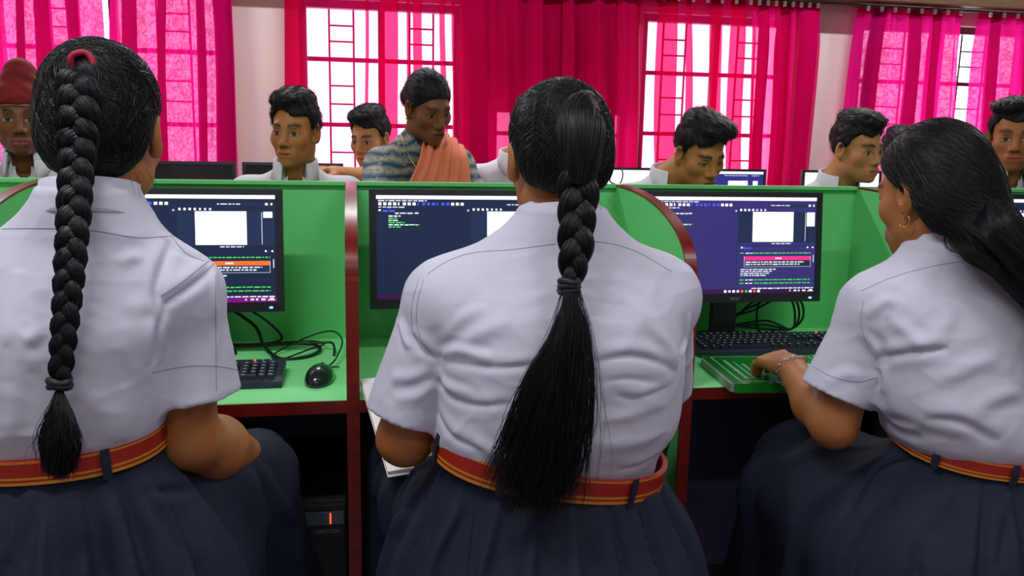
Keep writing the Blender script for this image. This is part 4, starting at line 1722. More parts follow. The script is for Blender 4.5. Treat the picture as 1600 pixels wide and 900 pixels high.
def scalp_hair(e, H, hl, tie, seed=0, n=1500, extra=(), bulk=.010, steps=11, lenf=1.0):
    """hair cap above the hairline hl(y)->z plus combed strands running to the tie point"""
    S = SDF(H.c - np.array([.17, .25, .36 if extra else .2]), H.c + np.array([.3 if extra else .17, .18, .19]), .004)
    S.add(H.ell((0, -.012, .045), (.073 + bulk, .093 + bulk, .082 + bulk)))
    S.add(H.ell((0, -.045, -.01), (.066 + bulk, .062 + bulk, .07)), .03)
    for pr, k in extra:
        S.add(pr, k)
    X, Y, Z = S.grid()
    lx, ly, lz = H.loc_fn(X, Y, Z)
    hy, hz = np.array(hl).T
    h = np.interp(ly.ravel(), hy, hz).reshape(ly.shape)
    ear = .0 
    S.d = np.maximum(S.d, np.where(ly < -.075, -1.0, (h - lz) * .75 * H.sc) if extra else (h - lz) * .75 * H.sc)
    V, Q = S.mesh()
    V = relax(V, Q, 1)
    hair = mesh_obj('hair', V, Q, M_hairc, e, smooth=True, world=True)
    r = np.random.default_rng(seed)
    st = V[r.integers(0, len(V), n)]
    tp = np.array(tie)
    dist = np.linalg.norm(st - tp, axis=1)
    SS = surf_strands(V, Q, st, lambda P: tp - P, steps, np.minimum(.013, dist / steps) * lenf, .0009, .3, seed)
    v, f = strands(SS, .00055 * np.interp(np.linspace(0, 1, steps), [0, .2, .8, 1], [.5, 1, 1, .5]))
    tag(mesh_obj('hair_strands', v, f, M_hair, hair, world=True), kind='stuff')
    return hair, V, Q


def fly_away(hair, H, n, seed, zone, L=.035):
    """a few loose hairs standing off the head; zone = list of local start points"""
    r = np.random.default_rng(seed)
    out = []
    for i in range(n):
        p = np.array(zone[r.integers(len(zone))]) + r.normal(0, .008, 3)
        d = r.normal(0, 1, 3); d[2] -= .4; d /= np.linalg.norm(d)
        o = p / np.linalg.norm(p)
        t = np.linspace(0, 1, 8)[:, None]
        q = p + o * .012 * t + d * L * t * r.uniform(.5, 1.3) + np.array([0, 0, -.02]) * t ** 2
        out.append(H.pts(q))
    v, f = strands(np.array(out), .00022)
    tag(mesh_obj('loose_hairs', v, f, M_hair, hair, world=True), kind='stuff')


def hair_tie(parent, c, axis, r, t, m, n=3):
    axis = np.array(axis, float); axis /= np.linalg.norm(axis)
    u = np.cross(axis, (0, 1, 0.1)); u /= np.linalg.norm(u); w = np.cross(axis, u)
    b = MB()
    for k in range(n):
        c2 = np.array(c) + axis * (k - (n - 1) / 2) * t * 1.3
        pts = [c2 + (r + t * .08 * math.sin(5 * a + k)) * (u * math.cos(a) + w * math.sin(a)) + axis * t * .4 * math.sin(2 * a + k) for a in np.linspace(0, 2 * math.pi, 44)]
        b.tube(pts, t, 8, caps=False)
    return b.build('hair_tie', m, parent, smooth=True, world=True)


HL_GIRL = [(-.14, -.095), (-.08, -.092), (-.055, -.07), (-.037, -.02), (-.012, .022), (.02, .03), (.05, .05), (.075, .075), (.12, .09)]

# ================================================================== girl in the middle
RB2 = np.array(Matrix.Rotation(.16, 3, 'Y') @ Matrix.Rotation(.10, 3, 'X'))
h2 = Head(at(873, 252, Y=1.365), yaw=.0, pitch=.14, roll=.0, sc=.95, wide=1.05)
nk2 = (.333, 1.318, 1.148)
g2 = dict(label='girl in white shirt with long braid ending in a loose tail, in the middle', seed=21, res=.0035, head=h2, neck=nk2, skin=SKIN_T['b'],
          torso=[(.72, .315, 1.305, .172, .113), (.778, .318, 1.300, .180, .121), (.812, .323, 1.298, .195, .134), (.845, .328, 1.295, .198, .138), (.89, .331, 1.295, .198, .138), (.95, .332, 1.295, .199, .136), (1.01, .330, 1.30, .190, .128), (1.05, .330, 1.308, .170, .113), (1.09, .331, 1.315, .128, .093), (1.13, .333, 1.318, .08, .07), (1.165, .333, 1.32, .058, .058)],
          lo=(-.1, 1.05, 0), hi=(.75, 2.05, 1.2), slo=(-.06, 1.08, .68), shi=(.70, 1.62, 1.2), rs=.060,
          shoulders=[(.152, 1.325, 1.028), (.500, 1.325, 1.03)],
          sleeves=[((.146, 1.33, 1.022), (.078, 1.325, .838), .062, .060), ((.503, 1.335, 1.022), (.552, 1.43, .84), .062, .058)],
          arms=[((.148, 1.33, 1.02), (.084, 1.345, .795), (.165, 1.555, .80), (0, 0, 1), (1, 0, 0), .7, .049, .044),
                ((.50, 1.335, 1.02), (.548, 1.45, .83), (.48, 1.66, .80), (0, 0, 1), (-1, 0, 0), .6, .049, .044)],
          ksl=.014,
          hip=(.318, 1.33, .56), knees=[(.2, 1.76, .54), (.44, 1.76, .54)], feet=[(.2, 1.78, 0), (.44, 1.78, 0)],
          collar=((0, .004, -.012), .054, .056, .042, .020), ctilt=.0, cpitch=-.2,
          belt=(np.array([.318, 1.302, .778]), .187, .127, .039, RB2),
          loops=[-2.05, -1.05, -2.9, .3],
          klo=(-.12, 1.02, .25), khi=(.78, 2.0, .88),
          skirt=[(loft(smooth_sec([(.40, .318, 1.34, .30, .25), (.50, .318, 1.335, .285, .235), (.60, .318, 1.325, .255, .205), (.70, .318, 1.312, .207, .150), (.762, .318, 1.304, .184, .124), (.83, .318, 1.302, .178, .119)])), 0),
                 (cone((.21, 1.34, .58), (.17, 1.76, .575), .12, .105), .06), (cone((.44, 1.34, .57), (.50, 1.76, .575), .125, .11), .06),
                 (cone((.15, 1.45, .63), (.10, 1.62, .60), .08, .07), .06), (cone((.15, 1.76, .56), (.15, 1.8, .3), .12, .13), .05), (cone((.5, 1.76, .56), (.5, 1.8, .3), .12, .13), .05)],
          pleats=[(-2.35, .09, .012), (-2.02, .08, .011), (-1.62, .08, .007), (-1.05, .08, .012), (-.72, .09, .012), (-2.75, .1, .012), (-.35, .1, .012), (2.9, .1, .012)],
          kfolds=[([(690, 705), (655, 740), (625, 800), (600, 880)], .012, .006, 'ridge'), ([(730, 800), (700, 850), (680, 895)], .01, .005, 'crease'), ([(640, 800), (600, 840), (580, 890)], .012, .006, 'ridge')],
          kseams=[([(1000, 800), (1012, 850), (1030, 895)]), ([(740, 805), (735, 850), (730, 895)])],
          folds=[([(692, 566), (760, 574), (850, 571)], .0075, .0034, 'crease'), ([(910, 572), (980, 556), (1030, 566), (1056, 582)], .008, .0042, 'crease'),
                 ([(930, 600), (980, 592), (1030, 598)], .007, .0022, 'crease'), ([(960, 618), (1000, 622), (1048, 604)], .0065, .0026, 'crease'),
                 ([(684, 592), (705, 622), (750, 634), (800, 630)], .007, .0036, 'crease'), ([(684, 574), (700, 602), (740, 614)], .0065, .003, 'ridge'),
                 ([(683, 640), (705, 680), (760, 708)], .008, .0035, 'crease'), ([(935, 655), (985, 648), (1042, 628)], .009, .002, 'ridge'),
                 ([(930, 700), (985, 694), (1038, 676)], .010, .0022, 'ridge'), ([(965, 735), (1000, 726), (1032, 708)], .007, .004, 'crease'),
                 ([(686, 540), (720, 500), (760, 478)], .010, .0035, 'ridge'), ([(690, 560), (750, 520), (800, 500)], .011, .0028, 'ridge'),
                 ([(625, 500), (632, 525), (640, 545)], .006, .006, 'ridge'), ([(640, 520), (660, 545), (682, 562)], .008, .005, 'crease'),
                 ([(610, 590), (640, 590), (676, 575)], .009, .003, 'ridge'), ([(615, 625), (650, 620), (680, 600)], .009, .003, 'ridge'),
                 ([(980, 470), (1030, 510), (1060, 570)], .012, .0025, 'ridge'), ([(1000, 500), (1045, 540), (1058, 575)], .010, .003, 'ridge'), ([(1078, 490), (1072, 530), (1065, 560)], .006, .004, 'ridge'),
                 ([(770, 560), (720, 548), (690, 552)], .007, .004, 'ridge'), ([(740, 690), (790, 720), (800, 735)], .01, .004, 'ridge')],
          seams=[[(668, 428), (700, 408), (740, 395), (800, 390), (868, 381)], [(925, 377), (960, 382), (1000, 396), (1050, 425)],
                 [(655, 435), (645, 470), (643, 500), (650, 530), (668, 556)], [(662, 437), (653, 470), (651, 500), (658, 530), (674, 553)]],
          stool=(.318, 1.30, .43))
e2, H2, bv2s = make_girl(g2)
tie2 = h2.p(.028, -.085, .095)
HL2 = [(-.14, -.062), (-.08, -.06), (-.055, -.045), (-.037, -.012), (-.012, .022), (.02, .03), (.05, .05), (.075, .075), (.12, .09)]
hair2, hv2, hq2 = scalp_hair(e2, h2, HL2, tie2, 5, 2200, (), .009)
# braid: starts at the crown, thick at first
prt = spline([tie2, at(906, 178, Y=1.262), at(908, 215, Y=1.236), at(906, 255, Y=1.226), at(903, 290, Y=1.22)], 40)
prr = np.interp(np.linspace(0, 1, 40), [0, .12, .4, .75, 1], [.010, .022, .033, .028, .020])
tv, tq = tube(prt, prr, 24)
mesh_obj('ponytail', tv, tq, M_hairc, hair2, smooth=True, world=True)
_r = np.random.default_rng(77)
_ps = []
_T = np.gradient(prt, axis=0); _T /= np.linalg.norm(_T, axis=1, keepdims=True)
_B = np.cross(_T, (0, -1, .2)); _B /= np.linalg.norm(_B, axis=1, keepdims=True); _N = np.cross(_B, _T)
for _k in range(520):
    _a = _r.uniform(0, 2 * math.pi); _q = 1.0 + _r.normal(0, .045)
    _w = _a + .25 * np.sin(np.linspace(0, 3, 40) + _a * 3)
    _ps.append((prt + (prr * _q * np.sin(_w))[:, None] * _B + (prr * _q * np.cos(_w))[:, None] * _N)[::3])
v, f = strands(np.array(_ps), .0006)
tag(mesh_obj('ponytail_strands', v, f, M_hair, hair2, world=True), kind='stuff')
pth = [at(905, 262, Y=1.228), at(904, 285, Y=1.222), at(903, 310, Y=1.212), at(901, 350, Y=1.195), at(899, 390, Y=1.182), at(893, 440, Y=1.172)]
(cv_, cq_), hs_ = braid(pth, .046, .115, (0, -1, .1), [(0, .9), (.15, 1.15), (.35, 1.05), (.5, 1.0), (.8, .9), (1, .55)], nst=60, seed=3)
br = mesh_obj('braid', cv_, cq_, M_hairc, hair2, smooth=True, world=True)
v, f = strands(hs_, .0006)
tag(mesh_obj('braid_strands', v, f, M_hair, hair2, world=True), kind='stuff')
hair_tie(hair2, at(889, 446, Y=1.168), (0.03, .05, -1), .0125, .0052, M_band_b, 3)
Yt = 1.150
gd = [[at(887, 452, Y=1.165), at(860, 520, Y=1.148), at(812, 600, Y=1.14), at(775, 690, Y=1.142), at(745, 752, Y=1.142)],
      [at(889, 452, Y=1.160), at(880, 520, Y=1.130), at(850, 620, Y=1.122), at(820, 710, Y=1.13), at(800, 795, Y=1.138)],
      [at(890, 452, Y=1.165), at(900, 520, Y=1.140), at(890, 620, Y=1.128), at(878, 720, Y=1.135), at(850, 820, Y=1.145)],
      [at(893, 452, Y=1.168), at(920, 520, Y=1.150), at(930, 620, Y=1.142), at(924, 700, Y=1.142), at(915, 785, Y=1.146)]]
TS, tr_ = tail(gd, 2400, 18, .00055, 11, .0055)
v, f = strands(TS, tr_)
tag(mesh_obj('hair_tail', v, f, M_hair, hair2, world=True), kind='stuff')
gd2 = [[p + np.array([-.012 if i < 2 else .012, -.01, -.01 * j]) for j, p in enumerate(q)] for i, q in enumerate(gd)]
TS, tr_ = tail(gd2, 190, 18, .0003, 12, .014)
v, f = strands(TS, tr_)
tag(mesh_obj('stray_hairs', v, f, M_hair, hair2, world=True), kind='stuff')
fly_away(hair2, h2, 16, 4, [(-.075, -.03, -.04), (.075, -.03, -.05), (.02, -.09, -.06), (.05, -.07, -.07)], .02)

# ================================================================== girl on the left
RB1 = np.array(Matrix.Rotation(-.04, 3, 'Y') @ Matrix.Rotation(.06, 3, 'X'))
h1 = Head(at(162, 209, Y=1.36), yaw=-.05, pitch=.12, roll=.0, sc=.97)
nk1 = (-.366, 1.312, 1.175)
g1 = dict(label='girl in white shirt with pink hair tie and tight long braid, at the left', seed=41, head=h1, neck=nk1, skin=SKIN_T['b'],
          torso=[(.76, -.42, 1.31, .122, .10), (.825, -.42, 1.305, .129, .105), (.862, -.417, 1.302, .142, .115), (.90, -.413, 1.30, .147, .118), (.95, -.41, 1.30, .150, .12), (1.01, -.40, 1.30, .156, .118), (1.05, -.392, 1.305, .145, .106), (1.095, -.382, 1.308, .112, .088), (1.14, -.372, 1.31, .074, .068), (1.19, -.366, 1.312, .056, .056)],
          lo=(-.8, 1.05, 0), hi=(.1, 2.05, 1.25), slo=(-.68, 1.1, .68), shi=(-.08, 1.52, 1.24), rs=.050,
          shoulders=[(-.535, 1.315, 1.055), (-.250, 1.315, 1.05)],
          sleeves=[((-.246, 1.32, 1.04), (-.236, 1.325, .888), .054, .067), ((-.54, 1.32, 1.04), (-.565, 1.36, .888), .058, .067)],
          ksl=.022,
          arms=[((-.248, 1.32, 1.03), (-.25, 1.335, .81), (-.172, 1.525, .70), (0, 0, 1), (-1, 0, 0), .6, .048, .045),
                ((-.54, 1.32, 1.03), (-.56, 1.40, .83), (-.47, 1.62, .78), (0, 0, 1), (1, 0, 0), .6, .048, .045)],
          hip=(-.42, 1.34, .56), knees=[(-.53, 1.76, .54), (-.29, 1.76, .54)], feet=[(-.53, 1.78, 0), (-.29, 1.78, 0)],
          collar=((0, .002, -.010), .056, .057, .045, .022), ctilt=.0, cpitch=-.2,
          belt=(np.array([-.42, 1.308, .832]), .138, .113, .034, RB1),
          loops=[-1.02, -2.2, .4],
          klo=(-.85, 1.02, .25), khi=(.05, 2.0, .92),
          skirt=[(loft(smooth_sec([(.40, -.42, 1.34, .28, .25), (.52, -.42, 1.335, .262, .23), (.64, -.42, 1.325, .225, .19), (.74, -.42, 1.315, .178, .145), (.815, -.42, 1.309, .136, .110), (.87, -.42, 1.307, .130, .105)])), 0),
                 (cone((-.54, 1.34, .585), (-.60, 1.76, .575), .12, .11), .06), (cone((-.30, 1.34, .585), (-.25, 1.76, .575), .12, .11), .06),
                 (cone((-.21, 1.445, .705), (-.172, 1.60, .67), .06, .06), .07), (cone((-.165, 1.50, .62), (-.15, 1.56, .42), .06, .09), .08),
                 (cone((-.25, 1.76, .56), (-.25, 1.8, .3), .12, .13), .05), (cone((-.6, 1.76, .56), (-.6, 1.8, .3), .12, .13), .05)],
          pleats=[(-2.5, .1, .012), (-2.0, .08, .010), (-1.55, .08, .007), (-.98, .09, .013), (-.7, .08, .011), (-.35, .1, .012)],
          kfolds=[([(225, 768), (250, 800), (280, 850), (300, 895)], .011, .008, 'crease'), ([(225, 768), (300, 765), (340, 755)], .01, .006, 'crease'), ([(60, 740), (40, 800), (10, 880)], .012, .006, 'ridge'), ([(400, 720), (430, 770), (460, 820)], .012, .006, 'ridge')],
          folds=[([(60, 430), (45, 520), (55, 580)], .014, .004, 'ridge'), ([(30, 420), (15, 480), (5, 540)], .014, .004, 'ridge'), ([(60, 515), (50, 528), (35, 530)], .008, .004, 'ridge'),
                 ([(270, 375), (255, 410), (245, 445), (247, 490)], .008, .007, 'crease'), ([(345, 408), (300, 445), (255, 475)], .008, .006, 'crease'),
                 ([(250, 372), (285, 395), (318, 408)], .008, .004, 'crease'), ([(185, 415), (205, 402), (225, 405)], .008, .0035, 'ridge'), ([(195, 470), (215, 478), (235, 470)], .012, .003, 'ridge'),
                 ([(335, 420), (338, 480), (340, 560)], .007, .004, 'ridge'), ([(150, 610), (165, 650), (172, 690)], .014, .003, 'ridge'), ([(190, 600), (195, 650), (190, 690)], .014, .003, 'ridge'), ([(10, 600), (15, 650), (5, 700)], .013, .003, 'ridge'),
                 ([(260, 470), (246, 520), (240, 570)], .007, .006, 'crease')],
          seams=[[(3, 358), (40, 357), (95, 357), (150, 361), (215, 371), (268, 369)], [(268, 369), (290, 395), (318, 408)],
                 [(348, 392), (320, 412), (285, 440), (252, 462)], [(352, 396), (325, 420), (290, 448), (258, 470)], [(337, 430), (337, 500), (338, 610)], [(238, 582), (290, 572), (338, 572), (372, 578)]],
          stool=(-.42, 1.30, .43))
e1, H1, bv1s = make_girl(g1)
tie1 = h1.p(-.028, -.075, .105)
hair1, hv1, hq1 = scalp_hair(e1, h1, HL_GIRL, tie1, 6, 2200)
pth = [at(122, 100, Y=1.29), at(124, 125, Y=1.262), at(122, 170, Y=1.245), at(121, 215, Y=1.24), at(119, 260, Y=1.228), at(117, 300, Y=1.21), at(114, 350, Y=1.192), at(108, 430, Y=1.175), at(100, 520, Y=1.165), at(94, 590, Y=1.165)]
(cv_, cq_), hs_ = braid(pth, .034, .082, (0, -1, .1), [(0, .9), (.1, 1.45), (.3, 1.3), (.38, 1.1), (.7, .95), (1, .72)], nst=60, seed=5)
mesh_obj('braid', cv_, cq_, M_hairc, hair1, smooth=True, world=True)
v, f = strands(hs_, .0006)
tag(mesh_obj('braid_strands', v, f, M_hair, hair1, world=True), kind='stuff')
_bv = nearest_fn(hv1, hq1)
_p, _nn = ray_cam(_bv, 128, 97)
hair_tie(hair1, _p - _nn * .002, _nn + np.array([0, 0, -.6]), .0135, .0045, M_band_p, 2)
hair_tie(hair1, at(93, 598, Y=1.163), (0.0, .05, -1), .0115, .005, M_band_b, 2)
gd = [[at(91, 604, Y=1.165), at(72, 650, Y=1.15), at(60, 690, Y=1.142), at(66, 740, Y=1.145)],
      [at(93, 604, Y=1.160), at(90, 650, Y=1.135), at(85, 700, Y=1.128), at(84, 748, Y=1.135)],
      [at(94, 604, Y=1.160), at(104, 650, Y=1.138), at(106, 700, Y=1.132), at(100, 750, Y=1.14)],
      [at(95, 604, Y=1.165), at(116, 650, Y=1.15), at(127, 690, Y=1.145), at(120, 738, Y=1.147)]]
TS, tr_ = tail(gd, 1500, 12, .00055, 13, .003)
v, f = strands(TS, tr_)
tag(mesh_obj('hair_tail', v, f, M_hair, hair1, world=True), kind='stuff')
gd2 = [[p + np.array([(-.014 if i < 2 else .014) * j / 3, -.006, 0]) for j, p in enumerate(q)] for i, q in enumerate(gd)]
TS, tr_ = tail(gd2, 60, 12, .00035, 14, .008)
v, f = strands(TS, tr_)
tag(mesh_obj('stray_hairs', v, f, M_hair, hair1, world=True), kind='stuff')
fly_away(hair1, h1, 18, 9, [(.082, -.01, .0), (.08, .0, -.03), (-.08, -.02, -.03), (.06, -.06, -.06)], .022)

# ================================================================== girl on the right
RB3 = np.array(Matrix.Rotation(.09, 3, 'Y') @ Matrix.Rotation(.10, 3, 'X'))
h3 = Head(at(1456, 304, Y=1.40), yaw=.24, pitch=.2, roll=-.04, sc=.97)
nk3 = (1.062, 1.372, 1.095)
WR3 = (.893, 1.585, .826)
g3 = dict(label='girl with hoop earring and low ponytail, typing at the right', seed=61, head=h3, neck=nk3, skin=SKIN_T['b'],
          torso=[(.66, 1.155, 1.33, .14, .105), (.73, 1.145, 1.325, .150, .111), (.765, 1.13, 1.325, .166, .123), (.795, 1.125, 1.325, .172, .128), (.83, 1.10, 1.33, .176, .13), (.91, 1.088, 1.34, .172, .128), (.97, 1.078, 1.35, .17, .12), (1.02, 1.07, 1.36, .142, .102), (1.055, 1.066, 1.368, .09, .075), (1.10, 1.062, 1.372, .056, .056)],
          lo=(.6, 1.05, 0), hi=(1.55, 2.05, 1.2), slo=(.74, 1.1, .60), shi=(1.42, 1.62, 1.16), rs=.056,
          shoulders=[(.950, 1.38, .995), (1.225, 1.34, 1.0)],
          sleeves=[((.944, 1.385, .985), (.884, 1.395, .825), .056, .064), ((1.235, 1.35, .985), (1.27, 1.40, .80), .06, .066)],
          ksl=.028,
          arms=[((.944, 1.385, .98), (.886, 1.395, .765), WR3, (-.25, -.1, 1), (1, 0, 0), .42, .046, .040),
                ((1.23, 1.35, .98), (1.26, 1.44, .77), (1.17, 1.64, .80), (0, 0, 1), (-1, 0, 0), .6, .046, .042)],
          hand_dir=(.0, 1, -.10),
          hip=(1.15, 1.35, .54), knees=[(.97, 1.74, .54), (1.28, 1.76, .54)], feet=[(.97, 1.76, 0), (1.28, 1.78, 0)],
          collar=((0, .002, -.012), .056, .057, .040, .020), ctilt=.05, cpitch=-.2,
          belt=(np.array([1.15, 1.328, .742]), .161, .120, .029, RB3),
          loops=[-1.75, -2.6, -.6],
          klo=(.55, 1.02, .2), khi=(1.6, 2.0, .84),
          skirt=[(loft(smooth_sec([(.30, 1.15, 1.36, .32, .27), (.44, 1.15, 1.355, .30, .25), (.57, 1.15, 1.345, .258, .208), (.66, 1.15, 1.335, .20, .152), (.727, 1.15, 1.328, .159, .118), (.79, 1.15, 1.327, .153, .112)])), 0),
                 (cone((1.07, 1.36, .565), (.98, 1.62, .585), .13, .11), .06), (cone((.97, 1.50, .59), (.89, 1.55, .57), .10, .08), .06), (cone((1.27, 1.36, .565), (1.33, 1.76, .575), .13, .11), .06),
                 (cone((.91, 1.58, .54), (.91, 1.62, .32), .095, .11), .06), (cone((.98, 1.45, .5), (.98, 1.5, .3), .15, .16), .06), (cone((1.33, 1.76, .56), (1.33, 1.8, .3), .12, .13), .05)],
          pleats=[(-2.6, .1, .010), (-2.15, .08, .010), (-1.75, .08, .010), (-1.3, .08, .010), (-.9, .08, .010)],
          kfolds=[([(1430, 712), (1370, 735), (1345, 770), (1320, 815)], .011, .008, 'crease'), ([(1480, 760), (1450, 830), (1440, 890)], .012, .006, 'ridge'), ([(1580, 790), (1570, 840), (1560, 890)], .012, .006, 'crease'), ([(1330, 790), (1290, 840), (1270, 885)], .014, .005, 'ridge')],
          kseams=[[(1425, 713), (1380, 728), (1352, 760), (1335, 790), (1318, 815)]],
          folds=[([(1370, 560), (1420, 552), (1485, 545)], .009, .007, 'crease'), ([(1368, 575), (1376, 590), (1370, 610)], .007, .008, 'crease'), ([(1350, 495), (1385, 470), (1400, 480)], .01, .005, 'ridge'),
                 ([(1430, 545), (1470, 515), (1490, 480)], .013, .004, 'ridge'), ([(1460, 600), (1520, 570), (1560, 560)], .013, .004, 'ridge'), ([(1440, 655), (1500, 660), (1560, 690)], .012, .006, 'crease'),
                 ([(1365, 625), (1400, 660), (1440, 672)], .01, .005, 'ridge'), ([(1520, 640), (1560, 620), (1598, 610)], .013, .004, 'ridge'), ([(1350, 520), (1368, 545), (1372, 565)], .008, .005, 'ridge'),
                 ([(1290, 600), (1320, 585), (1350, 590)], .01, .003, 'ridge'), ([(1390, 500), (1420, 520), (1440, 545)], .01, .004, 'ridge')],
          seams=[[(1345, 455), (1390, 435), (1440, 420), (1500, 409), (1570, 408)], [(1350, 470), (1345, 500), (1355, 540), (1372, 562)], [(1270, 572), (1300, 588), (1340, 596), (1370, 590)]],
          stool=(1.15, 1.33, .40))
e3, H3, bv3s = make_girl(g3)
# smooth hair swept back into a low tail over the right shoulder
HL3 = [(-.14, -.085), (-.08, -.085), (-.045, -.07), (-.03, -.03), (-.012, .0), (.015, .02), (.04, .045), (.07, .068), (.12, .085)]
tie3 = h3.p(.085, -.150, -.125)
ex3 = [(h3.ell((.0, -.06, -.02), (.072, .058, .08)), .04), (cone(h3.p(.0, -.06, -.03), at(1552, 372, Y=1.27), .058, .046), .04),
       (cone(at(1552, 372, Y=1.27), at(1612, 430, Y=1.225), .046, .036), .03), (cone(at(1612, 430, Y=1.225), at(1680, 560, Y=1.19), .036, .022), .03)]
hair3, hv3, hq3 = scalp_hair(e3, h3, HL3, tie3, 8, 3000, ex3, .011, 14, 1.0)
gd = [[h3.p(-.06, -.03, .02), h3.p(-.055, -.08, -.05), at(1530, 372, Y=1.235), at(1575, 415, Y=1.2), at(1605, 455, Y=1.185), at(1650, 540, Y=1.17)],
      [h3.p(.0, -.09, .06), h3.p(.0, -.118, .0), at(1546, 345, Y=1.215), at(1588, 395, Y=1.19), at(1625, 440, Y=1.18), at(1670, 540, Y=1.17)],
      [h3.p(.05, -.07, .06), h3.p(.06, -.10, .0), at(1566, 325, Y=1.25), at(1600, 375, Y=1.21), at(1650, 440, Y=1.19), at(1690, 530, Y=1.18)]]
TS, tr_ = tail(gd, 2000, 16, .0006, 15, .003)
v, f = strands(TS, tr_)
tag(mesh_obj('hair_tail', v, f, M_hair, hair3, world=True), kind='stuff')
gd = [[h3.p(-.05, -.06, -.07), at(1480, 388, Y=1.265), at(1520, 402, Y=1.24), at(1560, 430, Y=1.215), at(1590, 465, Y=1.205)],
      [h3.p(-.03, -.09, -.06), at(1520, 385, Y=1.25), at(1550, 405, Y=1.225), at(1575, 440, Y=1.205), at(1600, 475, Y=1.2)]]
TS, tr_ = tail(gd, 70, 14, .00025, 16, .006)
v, f = strands(TS, tr_)
tag(mesh_obj('stray_hairs', v, f, M_hair, hair3, world=True), kind='stuff')
# hoop earring
ec = h3.p(-.079, -.002, -.046)
ax = h3.R @ np.array([1, .15, 0])
hoop = MB()
u_ = h3.R @ np.array([0, 1, 0]); w_ = np.array([0, 0, 1.0])
hoop.tube([ec + .0105 * (u_ * math.cos(a) + w_ * math.sin(a)) for a in np.linspace(0, 2 * math.pi, 28)], .0012, 8, caps=False)
hoop.build('hoop_earring', M_gold, e3, smooth=True, world=True)
# silver bracelet: chain of links with a small heart charm
fa = np.array(WR3) - np.array((.882, 1.395, .765)); fa /= np.linalg.norm(fa)
bc = np.array(WR3) - fa * .012
u_ = np.cross(fa, (0, 0, 1)); u_ /= np.linalg.norm(u_); w_ = np.cross(u_, fa)
brc = empty('bracelet', bc, None)
brc.parent = e3
brc.location = Vector(bc) - e3.location
bb = MB()
R_ = .0305
for k in range(22):
    a = 2 * math.pi * k / 22
    p = bc + R_ * (u_ * math.cos(a) + w_ * math.sin(a))
    t_ = -u_ * math.sin(a) + w_ * math.cos(a)
    n_ = u_ * math.cos(a) + w_ * math.sin(a)
    sdv = fa if k % 2 else n_
    bb.tube([p + .0052 * t_ * math.cos(q) + .0028 * sdv * math.sin(q) for q in np.linspace(0, 2 * math.pi, 13)], .0011, 6, caps=False)
bb.build('chain_link', M_silver, brc, smooth=True, world=True)
hc = bc - w_ * (R_ + .012) - u_ * .004
ht = []
for q in np.linspace(0, 2 * math.pi, 25):
    ht.append(hc + .0006 * (u_ * 16 * math.sin(q) ** 3 + w_ * (13 * math.cos(q) - 5 * math.cos(2 * q) - 2 * math.cos(3 * q) - math.cos(4 * q))))
MB().tube(ht, .0012, 6, caps=False).build('heart_charm', M_silver, brc, smooth=True, world=True)

stool(.318, 1.30, .42, 'dark stool under the girl in the middle')
stool(-.42, 1.30, .42, 'dark stool under the girl on the left')
stool(1.15, 1.33, .39, 'dark stool under the girl on the right')
# ------------------------------------------------------------------ people on the far side of the carrels
M_blouse = mat('blouse_print', srgb(60, 110, 120), .8)
nt = M_blouse.node_tree
_b = nt.nodes['Principled BSDF']
_tc = _n(nt, 'ShaderNodeTexCoord')
_v = _n(nt, 'ShaderNodeTexVoronoi'); _v.inputs['Scale'].default_value = 62
_w = _n(nt, 'ShaderNodeTexWave'); _w.bands_direction = 'Z'; _w.inputs['Scale'].default_value = 8.5; _w.inputs['Distortion'].default_value = 3.0; _w.inputs['Detail Scale'].default_value = 2
_r1 = _n(nt, 'ShaderNodeValToRGB')
_r1.color_ramp.elements[0].color = (*srgb(150, 150, 140), 1); _r1.color_ramp.elements[0].position = .18
_r1.color_ramp.elements[1].color = (*srgb(18, 74, 96), 1); _r1.color_ramp.elements[1].position = .42
_r2 = _n(nt, 'ShaderNodeValToRGB')
_r2.color_ramp.elements[0].color = (*srgb(60, 118, 122), 1); _r2.color_ramp.elements[0].position = .2
_r2.color_ramp.elements[1].color = (*srgb(168, 156, 140), 1); _r2.color_ramp.elements[1].position = .5
_mx = _n(nt, 'ShaderNodeMix', data_type='RGBA')
nt.links.new(_tc.outputs['Object'], _v.inputs['Vector']); nt.links.new(_tc.outputs['Object'], _w.inputs['Vector'])
nt.links.new(_v.outputs['Distance'], _r1.inputs[0]); nt.links.new(_v.outputs['Distance'], _r2.inputs[0])
nt.links.new(_w.outputs['Fac'], _mx.inputs[0]); nt.links.new(_r1.outputs[0], _mx.inputs[6]); nt.links.new(_r2.outputs[0], _mx.inputs[7])
nt.links.new(_mx.outputs[2], _b.inputs['Base Color'])
M_saree = mat('saree_orange', srgb(226, 128, 92), .75, var=.12, vscale=12)
M_turban = mat('turban_red', srgb(128, 8, 14), .8, var=.2, vscale=18, bump=.3, bscale=300)
M_turbw = mat('turban_band', srgb(206, 170, 150), .8)
M_bshirt = mat('boy_shirt_cotton', srgb(206, 205, 214), .8, var=.05, vscale=9, spec=.25)

HL_BOY = [(-.14, -.05), (-.09, -.058), (-.06, -.05), (-.04, -.02), (-.022, .015), (.012, .012), (.022, .02), (.034, .048), (.05, .062), (.07, .070), (.12, .082)]


